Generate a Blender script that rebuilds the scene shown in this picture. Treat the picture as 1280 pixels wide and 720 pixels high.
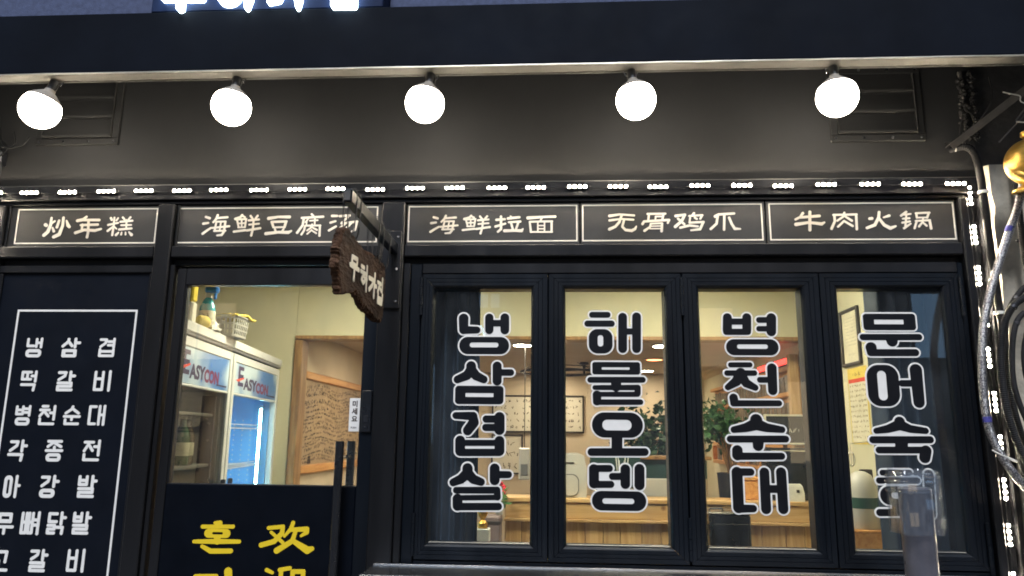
import bpy, math, random
import numpy as np
from mathutils import Vector, Matrix, noise as mnoise
from mathutils.geometry import tessellate_polygon, delaunay_2d_cdt

for o in list(bpy.data.objects): bpy.data.objects.remove(o)
SC = bpy.context.scene
COL = SC.collection
R = math.radians
random.seed(7)

# ------------------------------------------------------------------ camera, world, exposure
cam_d = bpy.data.cameras.new('camera'); cam = bpy.data.objects.new('camera', cam_d); COL.objects.link(cam)
cam_d.sensor_width = 36.0; cam_d.lens = 36.0 * 930.0 / 1280.0; cam_d.clip_start = 0.02; cam_d.clip_end = 2000
rt = Vector((0.9981436, 0.05991113, 0.01095449)); up = Vector((0.00098607, -0.19573696, 0.98065594)); fw = Vector((-0.0608964, 0.97882465, 0.19543267))
cam.matrix_world = Matrix(((rt.x, up.x, -fw.x, 0.0), (rt.y, up.y, -fw.y, -3.4), (rt.z, up.z, -fw.z, 1.46), (0, 0, 0, 1)))
SC.camera = cam

W = bpy.data.worlds.new('World'); SC.world = W; W.use_nodes = True
nt = W.node_tree; nt.nodes.clear()
sky = nt.nodes.new('ShaderNodeTexSky'); sky.sky_type = 'NISHITA'; sky.sun_disc = False
sky.sun_elevation = R(52.0); sky.sun_rotation = R(180)
bg = nt.nodes.new('ShaderNodeBackground'); bg.inputs['Strength'].default_value = 0.02
wo = nt.nodes.new('ShaderNodeOutputWorld')
nt.links.new(sky.outputs[0], bg.inputs['Color']); nt.links.new(bg.outputs[0], wo.inputs['Surface'])

street_fill_d = bpy.data.lights.new('street_fill', 'SUN'); street_fill_d.energy = 1.9; street_fill_d.angle = R(22); street_fill_d.color = (0.88, 0.92, 1.0)  # soft frontal lamp standing in for the mixed light of the street
street_fill = bpy.data.objects.new('street_fill', street_fill_d); COL.objects.link(street_fill)
street_fill.rotation_euler = (R(38), 0, 0)

SC.view_settings.view_transform = 'Standard'; SC.view_settings.look = 'None'
SC.view_settings.exposure = 1.0; SC.view_settings.gamma = 1.0; SC.view_settings.use_curve_mapping = False
SC.render.engine = 'CYCLES'
SC.cycles.use_denoising = True
try: SC.cycles.denoiser = 'OPENIMAGEDENOISE'
except Exception: pass
SC.cycles.max_bounces = 8; SC.cycles.transparent_max_bounces = 16; SC.cycles.transmission_bounces = 10
SC.cycles.sample_clamp_indirect = 6.0
SC.cycles.use_light_tree = True
SC.cycles.filter_width = 1.8
SC.cycles.caustics_reflective = False; SC.cycles.caustics_refractive = False

# ------------------------------------------------------------------ materials
M = {}
def nodes_of(name):
    m = bpy.data.materials.new(name); m.use_nodes = True; M[name] = m
    n = m.node_tree; b = n.nodes['Principled BSDF']
    return m, n, b
def rgb(c): return (c[0], c[1], c[2], 1.0)
def mat(name, col, rough=0.5, metal=0.0, var=0.15, scale=6.0, bump=0.0, bscale=60.0, stretch=(1, 1, 1), rvar=0.12, col2=None, spec=0.5, coat=0.0, rand=0.0, detail=5.0, bdist=0.004):
    """Painted, plaster, metal or plastic surface: noise tints the colour and the gloss, a second noise lifts the relief."""
    m, n, b = nodes_of(name)
    tc = n.nodes.new('ShaderNodeTexCoord'); mp = n.nodes.new('ShaderNodeMapping'); mp.inputs['Scale'].default_value = stretch
    n.links.new(tc.outputs['Object'], mp.inputs['Vector'])
    nz = n.nodes.new('ShaderNodeTexNoise'); nz.inputs['Scale'].default_value = scale; nz.inputs['Detail'].default_value = detail; nz.inputs['Roughness'].default_value = 0.6
    n.links.new(mp.outputs[0], nz.inputs['Vector'])
    rp = n.nodes.new('ShaderNodeValToRGB')
    c2 = col2 if col2 else tuple(min(1, x * (1 + var)) for x in col); c1 = tuple(x * (1 - var) for x in col) if not col2 else col
    rp.color_ramp.elements[0].color = rgb(c1); rp.color_ramp.elements[1].color = rgb(c2)
    rp.color_ramp.elements[0].position = 0.3; rp.color_ramp.elements[1].position = 0.7
    n.links.new(nz.outputs['Fac'], rp.inputs['Fac'])
    out = rp.outputs['Color']
    if rand:
        oi = n.nodes.new('ShaderNodeObjectInfo'); hs = n.nodes.new('ShaderNodeHueSaturation')
        mr = n.nodes.new('ShaderNodeMapRange'); mr.inputs['To Min'].default_value = 1 - rand; mr.inputs['To Max'].default_value = 1 + rand
        n.links.new(oi.outputs['Random'], mr.inputs['Value']); n.links.new(mr.outputs[0], hs.inputs['Value']); n.links.new(out, hs.inputs['Color']); out = hs.outputs[0]
    n.links.new(out, b.inputs['Base Color'])
    mr2 = n.nodes.new('ShaderNodeMapRange'); mr2.inputs['To Min'].default_value = max(0.02, rough - rvar); mr2.inputs['To Max'].default_value = min(1, rough + rvar)
    nz2 = n.nodes.new('ShaderNodeTexNoise'); nz2.inputs['Scale'].default_value = scale * 2.3; nz2.inputs['Detail'].default_value = 6
    n.links.new(mp.outputs[0], nz2.inputs['Vector']); n.links.new(nz2.outputs['Fac'], mr2.inputs['Value']); n.links.new(mr2.outputs[0], b.inputs['Roughness'])
    b.inputs['Metallic'].default_value = metal; b.inputs['Specular IOR Level'].default_value = spec; b.inputs['Coat Weight'].default_value = coat
    if bump:
        nb = n.nodes.new('ShaderNodeTexNoise'); nb.inputs['Scale'].default_value = bscale; nb.inputs['Detail'].default_value = 4
        n.links.new(mp.outputs[0], nb.inputs['Vector'])
        bp = n.nodes.new('ShaderNodeBump'); bp.inputs['Strength'].default_value = bump; bp.inputs['Distance'].default_value = bdist
        n.links.new(nb.outputs['Fac'], bp.inputs['Height']); n.links.new(bp.outputs[0], b.inputs['Normal'])
    return m
def emit(name, col, strength):
    m, n, b = nodes_of(name)
    b.inputs['Base Color'].default_value = rgb(col); b.inputs['Emission Color'].default_value = rgb(col); b.inputs['Emission Strength'].default_value = strength
    b.inputs['Roughness'].default_value = 0.4
    return m
def wood(name, c1, c2, scale=9.0, stretch=(1, 1, 0.09), rough=0.45, knots=False, rand=0.12):
    m, n, b = nodes_of(name)
    tc = n.nodes.new('ShaderNodeTexCoord'); oi = n.nodes.new('ShaderNodeObjectInfo')
    ad = n.nodes.new('ShaderNodeVectorMath'); ad.operation = 'ADD'
    cb = n.nodes.new('ShaderNodeCombineXYZ'); ml = n.nodes.new('ShaderNodeMath'); ml.operation = 'MULTIPLY'; ml.inputs[1].default_value = 37.0
    n.links.new(oi.outputs['Random'], ml.inputs[0]); n.links.new(ml.outputs[0], cb.inputs[0]); n.links.new(ml.outputs[0], cb.inputs[2])
    n.links.new(tc.outputs['Object'], ad.inputs[0]); n.links.new(cb.outputs[0], ad.inputs[1])
    mp = n.nodes.new('ShaderNodeMapping'); mp.inputs['Scale'].default_value = stretch; n.links.new(ad.outputs[0], mp.inputs['Vector'])
    nz = n.nodes.new('ShaderNodeTexNoise'); nz.inputs['Scale'].default_value = scale * 3; nz.inputs['Detail'].default_value = 7; nz.inputs['Distortion'].default_value = 1.2
    n.links.new(mp.outputs[0], nz.inputs['Vector'])
    rp = n.nodes.new('ShaderNodeValToRGB'); rp.color_ramp.elements[0].color = rgb(c1); rp.color_ramp.elements[1].color = rgb(c2)
    rp.color_ramp.elements[0].position = 0.32; rp.color_ramp.elements[1].position = 0.62
    n.links.new(nz.outputs['Fac'], rp.inputs['Fac']); out = rp.outputs[0]
    if knots:
        vo = n.nodes.new('ShaderNodeTexVoronoi'); vo.inputs['Scale'].default_value = 4.5; n.links.new(ad.outputs[0], vo.inputs['Vector'])
        kr = n.nodes.new('ShaderNodeValToRGB'); kr.color_ramp.elements[0].color = (0.25, 0.09, 0.03, 1); kr.color_ramp.elements[1].color = (1, 1, 1, 1)
        kr.color_ramp.elements[0].position = 0.05; kr.color_ramp.elements[1].position = 0.12
        n.links.new(vo.outputs['Distance'], kr.inputs['Fac'])
        mx = n.nodes.new('ShaderNodeMix'); mx.data_type = 'RGBA'; mx.blend_type = 'MULTIPLY'; mx.inputs['Factor'].default_value = 0.85
        n.links.new(out, mx.inputs[6]); n.links.new(kr.outputs[0], mx.inputs[7]); out = mx.outputs[2]
    hs = n.nodes.new('ShaderNodeHueSaturation'); mr = n.nodes.new('ShaderNodeMapRange'); mr.inputs['To Min'].default_value = 1 - rand; mr.inputs['To Max'].default_value = 1 + rand
    n.links.new(oi.outputs['Random'], mr.inputs['Value']); n.links.new(mr.outputs[0], hs.inputs['Value']); n.links.new(out, hs.inputs['Color'])
    n.links.new(hs.outputs[0], b.inputs['Base Color']); b.inputs['Roughness'].default_value = rough
    bp = n.nodes.new('ShaderNodeBump'); bp.inputs['Strength'].default_value = 0.02; bp.inputs['Distance'].default_value = 0.003
    n.links.new(nz.outputs['Fac'], bp.inputs['Height']); n.links.new(bp.outputs[0], b.inputs['Normal'])
    return m
def thin_glass(name, tint=(0.93, 0.95, 0.93), ior=1.45, rough=0.005, film=0.0, film_scale=3.0):
    m = bpy.data.materials.new(name); m.use_nodes = True; M[name] = m
    n = m.node_tree; n.nodes.clear()
    tr = n.nodes.new('ShaderNodeBsdfTransparent'); tr.inputs[0].default_value = rgb(tint)
    gl = n.nodes.new('ShaderNodeBsdfGlossy'); gl.inputs['Roughness'].default_value = rough
    fr = n.nodes.new('ShaderNodeFresnel')          # thin sheet: same reflectance from either side
    ge = n.nodes.new('ShaderNodeNewGeometry'); mr = n.nodes.new('ShaderNodeMapRange'); mr.inputs['To Min'].default_value = ior; mr.inputs['To Max'].default_value = 1.0 / ior
    n.links.new(ge.outputs['Backfacing'], mr.inputs['Value']); n.links.new(mr.outputs[0], fr.inputs['IOR'])
    mx = n.nodes.new('ShaderNodeMixShader'); o = n.nodes.new('ShaderNodeOutputMaterial')
    n.links.new(fr.outputs[0], mx.inputs[0]); n.links.new(tr.outputs[0], mx.inputs[1]); n.links.new(gl.outputs[0], mx.inputs[2]); out = mx.outputs[0]
    if film:     # wiped dust and smears, bluish also to pass for reflected haze
        tc = n.nodes.new('ShaderNodeTexCoord'); mp = n.nodes.new('ShaderNodeMapping'); mp.inputs['Scale'].default_value = (2.2, 1, 0.7); mp.inputs['Rotation'].default_value = (0, 0.5, 0)
        nz = n.nodes.new('ShaderNodeTexNoise'); nz.inputs['Scale'].default_value = film_scale; nz.inputs['Detail'].default_value = 8; nz.inputs['Distortion'].default_value = 1.5
        m2 = n.nodes.new('ShaderNodeMapRange'); m2.inputs['From Min'].default_value = 0.35; m2.inputs['From Max'].default_value = 0.75; m2.inputs['To Min'].default_value = film * 0.25; m2.inputs['To Max'].default_value = film
        df = n.nodes.new('ShaderNodeBsdfDiffuse'); df.inputs[0].default_value = (0.6, 0.66, 0.75, 1); m3 = n.nodes.new('ShaderNodeMixShader')
        n.links.new(tc.outputs['Object'], mp.inputs[0]); n.links.new(mp.outputs[0], nz.inputs['Vector']); n.links.new(nz.outputs['Fac'], m2.inputs['Value']); n.links.new(m2.outputs[0], m3.inputs[0])
        n.links.new(out, m3.inputs[1]); n.links.new(df.outputs[0], m3.inputs[2]); out = m3.outputs[0]
    n.links.new(out, o.inputs[0])
    return m
def clear_plastic(name):
    m, n, b = nodes_of(name)
    b.inputs['Base Color'].default_value = (0.95, 0.96, 0.97, 1); b.inputs['Transmission Weight'].default_value = 1.0
    b.inputs['Roughness'].default_value = 0.06; b.inputs['IOR'].default_value = 1.45
    nb = n.nodes.new('ShaderNodeTexNoise'); nb.inputs['Scale'].default_value = 45
    bp = n.nodes.new('ShaderNodeBump'); bp.inputs['Strength'].default_value = 0.25; bp.inputs['Distance'].default_value = 0.003
    n.links.new(nb.outputs['Fac'], bp.inputs['Height']); n.links.new(bp.outputs[0], b.inputs['Normal'])
    return m

mat('wall_panel', (0.040, 0.0402, 0.0402), 0.7, 0.0, 0.2, 1.1, 0.12, 30, (1, 1, 0.8), 0.14, spec=0.2)
mat('frame_black', (0.0125, 0.0130, 0.0150), 0.36, 0.25, 0.38, 5, 0.06, 70, (1, 1, 0.15), 0.16, spec=0.35)
mat('sash_black', (0.0042, 0.0066, 0.0108), 0.38, 0.2, 0.35, 6, 0.06, 90, (1, 1, 0.12), 0.16, spec=0.3)
mat('rebate_black', (0.008, 0.008, 0.009), 0.6, 0, 0.2, 12)
mat('sign_black', (0.028, 0.027, 0.025), 0.45, 0.0, 0.25, 5, 0.08, 160, (1, 1, 1), 0.1, spec=0.6)
mat('menu_black', (0.0030, 0.0050, 0.0100), 0.45, 0.0, 0.15, 5, 0.03, 120, spec=0.2)
mat('door_black', (0.0012, 0.0026, 0.0060), 0.5, 0.0, 0.2, 5, 0.03, 120, spec=0.12)
mat('fascia_navy', (0.0040, 0.0062, 0.0115), 0.7, 0.0, 0.25, 3, 0.05, 60, (1, 1, 1), 0.1, spec=0.08)
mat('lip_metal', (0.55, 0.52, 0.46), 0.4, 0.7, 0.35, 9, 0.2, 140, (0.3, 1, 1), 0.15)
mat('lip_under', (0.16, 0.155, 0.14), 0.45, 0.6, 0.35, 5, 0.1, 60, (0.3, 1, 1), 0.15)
mat('stucco_bluelit', (0.07, 0.09, 0.17), 0.85, 0, 0.25, 40, 0.6, 220)  # blue cast of lit letters and dusk put into the colour
mat('white_vinyl', (0.80, 0.79, 0.76), 0.45, 0, 0.04, 20)
mat('black_vinyl', (0.003, 0.004, 0.007), 0.42, 0, 0.1, 20, spec=0.3)
mat('yellow_vinyl', (0.78, 0.56, 0.02), 0.45, 0, 0.05, 20)
mat('warmlit_vinyl', (0.80, 0.75, 0.64), 0.5, 0, 0.08, 14)  # white vinyl with the warm LED light put into its colour
mat('letter_navy', (0.012, 0.022, 0.060), 0.6, 0, 0.2, 5, spec=0.1)
mat('steel', (0.62, 0.62, 0.62), 0.25, 1.0, 0.2, 4, 0.06, 80, (0.15, 1, 1), 0.12)
mat('dark_steel', (0.10, 0.10, 0.11), 0.28, 0.9, 0.2, 8)
mat('pole_grey', (0.15, 0.15, 0.18), 0.32, 0.5, 0.25, 6, 0.0)
mat('vent_dark', (0.036, 0.0358, 0.035), 0.7, 0.1, 0.2, 9, 0.1, 60, (0.2, 1, 1), spec=0.2)
mat('bark', (0.016, 0.007, 0.004), 0.95, 0, 0.4, 26, 1.0, 55, (1, 0.6, 1), 0.05, (0.11, 0.06, 0.036), spec=0.15, bdist=0.02)
mat('board_face', (0.010, 0.006, 0.0045), 0.85, 0, 0.4, 12, 1.0, 60, (1, 0.35, 1), 0.1, (0.060, 0.034, 0.022), spec=0.2, bdist=0.014)
mat('ivory_paint', (0.90, 0.86, 0.74), 0.5, 0, 0.05, 30)
mat('wire_black', (0.02, 0.02, 0.02), 0.35, 0, 0.2, 30)
mat('rubber_black', (0.018, 0.018, 0.019), 0.7, 0, 0.3, 30, spec=0.18)
mat('socket_black', (0.03, 0.03, 0.03), 0.4, 0, 0.2, 30)
mat('bulb_base', (0.30, 0.27, 0.23), 0.45, 0, 0.1, 20)
mat('bar_steel', (0.10, 0.095, 0.09), 0.45, 0.6, 0.35, 6)
mat('concrete_white', (0.56, 0.51, 0.41), 0.9, 0, 0.32, 9, 1.0, 60, (1, 1, 1), 0.1, spec=0.2)
mat('dark_masonry', (0.045, 0.043, 0.04), 0.7, 0, 0.45, 8, 0.9, 35)
mat('gold', (0.62, 0.38, 0.09), 0.38, 1.0, 0.35, 5, 0.4, 22, (1, 1, 7), 0.14)
mat('zip_white', (0.7, 0.69, 0.64), 0.5)
mat('hose_blue', (0.07, 0.07, 0.32), 0.5, 0.3, 0.5, 120)
mat('plaster_cream', (0.64, 0.595, 0.415), 0.8, 0, 0.07, 2.2, 0.15, 60)
mat('plaster_warm', (0.60, 0.50, 0.36), 0.8, 0, 0.06, 3, 0.12, 60)
mat('ceiling_warm', (0.55, 0.46, 0.37), 0.85, 0, 0.05, 3)
mat('floor_tile', (0.20, 0.17, 0.14), 0.4, 0, 0.2, 4)
mat('pavement', (0.16, 0.155, 0.15), 0.8, 0, 0.3, 5, 0.5, 80)
mat('asphalt', (0.05, 0.05, 0.052), 0.85, 0, 0.3, 8, 0.6, 120)
mat('curtain', (0.026, 0.044, 0.078), 0.75, 0, 0.25, 6, 0.1, 90)
mat('fridge_white', (0.60, 0.61, 0.60), 0.35, 0, 0.06, 5)
mat('fridge_grey', (0.16, 0.16, 0.16), 0.5, 0, 0.1, 6)
mat('fridge_dark', (0.14, 0.135, 0.12), 0.6, 0, 0.2, 4)
mat('fridge_bluelit', (0.14, 0.50, 0.92), 0.5, 0, 0.1, 3)  # blue glow of the fridge LED put into the liner colour
mat('wire_white', (0.75, 0.75, 0.75), 0.4)
mat('text_navy', (0.035, 0.02, 0.08), 0.5); mat('text_wine', (0.16, 0.02, 0.08), 0.5); mat('text_red', (0.75, 0.08, 0.04), 0.5)
mat('bottle_green', (0.03, 0.09, 0.04), 0.12, 0, 0.1, 10); mat('bottle_brown', (0.05, 0.025, 0.01), 0.12)
mat('label_cream', (0.6, 0.57, 0.45), 0.6)
mat('spray_blue', (0.01, 0.28, 0.36), 0.15, 0, 0.1, 10); mat('spray_head', (0.02, 0.16, 0.55), 0.35); mat('yellow_plastic', (0.80, 0.62, 0.03), 0.35)
mat('cloth_yellow', (0.62, 0.48, 0.08), 0.8, 0, 0.2, 25); mat('paper_white', (0.72, 0.70, 0.64), 0.8, 0, 0.08, 20, 0.4, 60); mat('basket_grey', (0.36, 0.35, 0.31), 0.55)
mat('board_kraft', (0.42, 0.295, 0.175), 0.75, 0, 0.14, 5); mat('ink', (0.05, 0.03, 0.025), 0.7)
mat('whiteboard', (0.66, 0.62, 0.50), 0.45, 0, 0.04, 4)
mat('appliance_white', (0.52, 0.50, 0.46), 0.35, 0, 0.06, 5); mat('appliance_black', (0.012, 0.013, 0.016), 0.3, 0, 0.15, 6); mat('teal_dark', (0.02, 0.05, 0.048), 0.4); mat('mauve_grey', (0.20, 0.15, 0.15), 0.6)
mat('chalk', (0.035, 0.035, 0.032), 0.8, 0, 0.25, 6); mat('petal_red', (0.6, 0.02, 0.04), 0.6); mat('leaf_bright', (0.05, 0.16, 0.03), 0.5, 0, 0.3, 9)
mat('leaf_dark', (0.022, 0.06, 0.022), 0.45, 0, 0.45, 14); mat('leaf_mid', (0.05, 0.13, 0.045), 0.45, 0, 0.45, 14); mat('pot_dark', (0.045, 0.04, 0.036), 0.55)
mat('photo_dark', (0.03, 0.025, 0.02), 0.3, 0, 0.8, 30, 0, 60, (1, 1, 1), 0.1, (0.20, 0.15, 0.11), rand=0.5)
mat('poster_yellow', (0.70, 0.52, 0.10), 0.6); mat('poster_paper', (0.68, 0.62, 0.46), 0.6); mat('poster_red', (0.6, 0.06, 0.03), 0.6)
mat('frame_dark', (0.03, 0.022, 0.018), 0.4); mat('green_band', (0.02, 0.07, 0.05), 0.5)
mat('building_grey', (0.12, 0.12, 0.13), 0.8, 0, 0.2, 2)
wood('pine', (0.44, 0.25, 0.10), (0.62, 0.40, 0.18), 7, (1, 1, 0.09), 0.5, True)
wood('pine_across', (0.46, 0.27, 0.10), (0.64, 0.42, 0.19), 7, (0.09, 1, 1), 0.5, True)
wood('oak_trim', (0.20, 0.10, 0.035), (0.36, 0.20, 0.075), 8, (1, 1, 0.1), 0.4)
wood('orange_wood', (0.52, 0.22, 0.06), (0.70, 0.36, 0.12), 8, (1, 0.1, 1), 0.45)
thin_glass('pane_glass', film=0.026); thin_glass('fridge_glass', (0.86, 0.86, 0.83), 1.22); thin_glass('fridge_glass_clear', (0.95, 0.97, 1.0), 1.15); thin_glass('clear_sheet', (0.93, 0.95, 0.97), 1.75, 0.04, 0.06, 14.0)
clear_plastic('acrylic')
emit('bulb_light', (1.0, 0.91, 0.78), 13.5)
emit('led_light', (1.0, 0.85, 0.64), 300.0)
n = M['led_light'].node_tree; oi = n.nodes.new('ShaderNodeObjectInfo'); mr = n.nodes.new('ShaderNodeMapRange'); mr.inputs['To Min'].default_value = 190; mr.inputs['To Max'].default_value = 420
n.links.new(oi.outputs['Random'], mr.inputs['Value']); n.links.new(mr.outputs[0], n.nodes['Principled BSDF'].inputs['Emission Strength'])
emit('sign_light', (0.75, 0.92, 1.0), 5.0)
emit('downlight', (1.0, 0.84, 0.64), 110.0); emit('downlight_orange', (1.0, 0.30, 0.10), 6.0)
emit('panel_light', (1.0, 0.92, 0.70), 38.0)
emit('fridge_led', (0.42, 0.90, 1.0), 55.0); emit('red_led', (1.0, 0.04, 0.03), 2.5); emit('aya_blue', (0.25, 0.6, 1.0), 9.0); emit('reflect_cool', (0.35, 0.62, 1.0), 0.9); emit('reflect_warm', (1.0, 0.75, 0.45), 1.2)
# printed fridge header: pale centre running to blue (flat print)
m, n, b = nodes_of('header_print')
tc = n.nodes.new('ShaderNodeTexCoord'); nz = n.nodes.new('ShaderNodeTexNoise'); nz.inputs['Scale'].default_value = 2.6; nz.inputs['Detail'].default_value = 2
rp = n.nodes.new('ShaderNodeValToRGB'); rp.color_ramp.elements[0].color = (0.50, 0.62, 0.70, 1); rp.color_ramp.elements[1].color = (0.02, 0.16, 0.46, 1)
rp.color_ramp.elements[0].position = 0.40; rp.color_ramp.elements[1].position = 0.58
n.links.new(tc.outputs['Object'], nz.inputs['Vector']); n.links.new(nz.outputs['Fac'], rp.inputs['Fac']); n.links.new(rp.outputs[0], b.inputs['Base Color']); b.inputs['Roughness'].default_value = 0.3
# braided steel hose
m, n, b = nodes_of('braid')
tc = n.nodes.new('ShaderNodeTexCoord'); wv = n.nodes.new('ShaderNodeTexVoronoi'); wv.inputs['Scale'].default_value = 190
n.links.new(tc.outputs['Object'], wv.inputs['Vector'])
rp = n.nodes.new('ShaderNodeValToRGB'); rp.color_ramp.elements[0].color = (0.75, 0.73, 0.70, 1); rp.color_ramp.elements[1].color = (0.12, 0.12, 0.14, 1); rp.color_ramp.elements[1].position = 0.7
n.links.new(wv.outputs['Distance'], rp.inputs['Fac']); n.links.new(rp.outputs[0], b.inputs['Base Color'])
b.inputs['Metallic'].default_value = 0.85; b.inputs['Roughness'].default_value = 0.32
bp = n.nodes.new('ShaderNodeBump'); bp.inputs['Strength'].default_value = 0.8; bp.inputs['Distance'].default_value = 0.003; bp.invert = True
n.links.new(wv.outputs['Distance'], bp.inputs['Height']); n.links.new(bp.outputs[0], b.inputs['Normal'])

# ------------------------------------------------------------------ mesh helpers
LOCAL = set()   # things whose parts are written in their own coordinates
class MB:
    def __init__(s): s.v = []; s.f = []
    def add(s, v, f):
        k = len(s.v); s.v += [tuple(p) for p in v]; s.f += [tuple(i + k for i in q) for q in f]; return s
    def box(s, x0, x1, y0, y1, z0, z1, b=0.0):
        """box with chamfered edges"""
        if b <= 0:
            return s.add([(x0, y0, z0), (x1, y0, z0), (x1, y1, z0), (x0, y1, z0), (x0, y0, z1), (x1, y0, z1), (x1, y1, z1), (x0, y1, z1)],
                         [(0, 3, 2, 1), (4, 5, 6, 7), (0, 1, 5, 4), (1, 2, 6, 5), (2, 3, 7, 6), (3, 0, 4, 7)])
        b = min(b, (x1 - x0) * .45, (y1 - y0) * .45, (z1 - z0) * .45)
        X = (x0, x1); Y = (y0, y1); Z = (z0, z1); v = []; idx = {}
        for i in (0, 1):
            for j in (0, 1):
                for k in (0, 1):
                    sx, sy, sz = (1, -1)[i], (1, -1)[j], (1, -1)[k]
                    for a in range(3):
                        p = [X[i] + sx * b, Y[j] + sy * b, Z[k] + sz * b]; p[a] = (X[i], Y[j], Z[k])[a]
                        idx[(i, j, k, a)] = len(v); v.append(tuple(p))
        f = []
        for i in (0, 1):
            q = [idx[(i, j, k, 0)] for j, k in ((0, 0), (1, 0), (1, 1), (0, 1))]; f.append(q if i else q[::-1])
            q = [idx[(j, i, k, 1)] for j, k in ((0, 0), (1, 0), (1, 1), (0, 1))]; f.append(q[::-1] if i else q)
            q = [idx[(j, k, i, 2)] for j, k in ((0, 0), (1, 0), (1, 1), (0, 1))]; f.append(q if i else q[::-1])
        for i in (0, 1):
            for j in (0, 1):
                f.append([idx[(i, j, 0, 0)], idx[(i, j, 1, 0)], idx[(i, j, 1, 1)], idx[(i, j, 0, 1)]] if i == j else [idx[(i, j, 0, 0)], idx[(i, j, 0, 1)], idx[(i, j, 1, 1)], idx[(i, j, 1, 0)]])
                f.append([idx[(i, 0, j, 0)], idx[(i, 0, j, 2)], idx[(i, 1, j, 2)], idx[(i, 1, j, 0)]] if i == j else [idx[(i, 0, j, 0)], idx[(i, 1, j, 0)], idx[(i, 1, j, 2)], idx[(i, 0, j, 2)]])
                f.append([idx[(0, i, j, 1)], idx[(1, i, j, 1)], idx[(1, i, j, 2)], idx[(0, i, j, 2)]] if i == j else [idx[(0, i, j, 1)], idx[(0, i, j, 2)], idx[(1, i, j, 2)], idx[(1, i, j, 1)]])
                for k in (0, 1):
                    q = [idx[(i, j, k, a)] for a in range(3)]; f.append(q if (i + j + k) % 2 else q[::-1])
        return s.add(v, f)
    def tube(s, pts, r, n=10, caps=True):
        """tube along a path; r is one radius or one per point"""
        P = [Vector(p) for p in pts]; L = len(P); rr = r if isinstance(r, (list, tuple)) else [r] * L
        t0 = (P[1] - P[0]).normalized(); u = t0.orthogonal().normalized(); v = []; f = []
        for i in range(L):
            t = (P[min(i + 1, L - 1)] - P[max(i - 1, 0)]).normalized()
            u = (u - t * u.dot(t)).normalized(); w = t.cross(u)
            for k in range(n):
                a = 2 * math.pi * k / n; v.append(P[i] + (u * math.cos(a) + w * math.sin(a)) * rr[i])
        for i in range(L - 1):
            for k in range(n):
                f.append((i * n + k, i * n + (k + 1) % n, (i + 1) * n + (k + 1) % n, (i + 1) * n + k))
        if caps: f.append(tuple(range(n))[::-1]); f.append(tuple((L - 1) * n + k for k in range(n)))
        return s.add(v, f)
    def lathe(s, prof, n=24, c=(0, 0, 0), axis=None):
        """profile of (radius, height) turned about z (or about axis) at c"""
        c = Vector(c); q = Vector((0, 0, 1)).rotation_difference(Vector(axis).normalized()) if axis else None
        v = []; f = []
        for r, z in prof:
            for k in range(n):
                a = 2 * math.pi * k / n; p = Vector((r * math.cos(a), r * math.sin(a), z))
                if q: p = q @ p
                v.append(c + p)
        for i in range(len(prof) - 1):
            for k in range(n):
                f.append((i * n + k, i * n + (k + 1) % n, (i + 1) * n + (k + 1) % n, (i + 1) * n + k))
        f.append(tuple(range(n))[::-1]); f.append(tuple((len(prof) - 1) * n + k for k in range(n)))
        return s.add(v, f)
    def prism(s, poly, fn, d0, d1):
        """flat outline (a,b) extruded from depth d0 to d1; fn(a,b,d) gives the 3D point"""
        n = len(poly); v = [fn(a, b_, d0) for a, b_ in poly] + [fn(a, b_, d1) for a, b_ in poly]
        f = [tuple(range(n))[::-1], tuple(range(n, 2 * n))] + [(i, (i + 1) % n, n + (i + 1) % n, n + i) for i in range(n)]
        return s.add(v, f)
    def mesh(s, name):
        me = bpy.data.meshes.new(name); me.from_pydata(s.v, [], s.f); me.update()
        return me
    def build(s, name, m, parent=None, smooth=False):
        me = s.mesh(name)
        me.materials.append(M[m])
        if smooth:
            for p in me.polygons: p.use_smooth = True
            try: me.set_sharp_from_angle(angle=R(40))
            except Exception: pass
        return link(name, me, parent)
def fixn(o):
    import bmesh
    bm = bmesh.new(); bm.from_mesh(o.data); bmesh.ops.recalc_face_normals(bm, faces=bm.faces); bm.to_mesh(o.data); bm.free(); return o
def link(name, me, parent=None):
    o = bpy.data.objects.new(name, me); COL.objects.link(o)
    if parent:
        o.parent = parent; o.matrix_parent_inverse = Matrix.Identity(4)
        # shapes are written in world coordinates; take the parent's base away
        if parent not in LOCAL: o.location = -world_base(parent)
    return o
def world_base(p):
    v = Vector((0, 0, 0))
    while p is not None: v += p.location; p = p.parent
    return v
def tag(o, label, cat, group=None, kind=None):
    if label: o['label'] = label
    if cat: o['category'] = cat
    if group: o['group'] = group
    if kind: o['kind'] = kind
    return o
def thing(name, label, cat, loc=(0, 0, 0), group=None):
    o = bpy.data.objects.new(name, None); COL.objects.link(o); o.location = loc; o.empty_display_size = 0.1
    return tag(o, label, cat, group)
def structure(o): o['kind'] = 'structure'; return o
def bx(name, m, parent, x0, x1, y0, y1, z0, z1, b=0.003): return MB().box(x0, x1, y0, y1, z0, z1, b).build(name, m, parent)
def smooth_path(pts, n=8):
    P = [Vector(p) for p in pts]; P = [P[0] * 2 - P[1]] + P + [P[-1] * 2 - P[-2]]; o = []
    for i in range(1, len(P) - 2):
        for k in range(n):
            t = k / n; a, b_, c, d = P[i - 1:i + 3]
            o.append(0.5 * ((2 * b_) + (c - a) * t + (2 * a - 5 * b_ + 4 * c - d) * t * t + (3 * b_ - a - 3 * c + d) * t ** 3))
    o.append(P[-2]); return o

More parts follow.
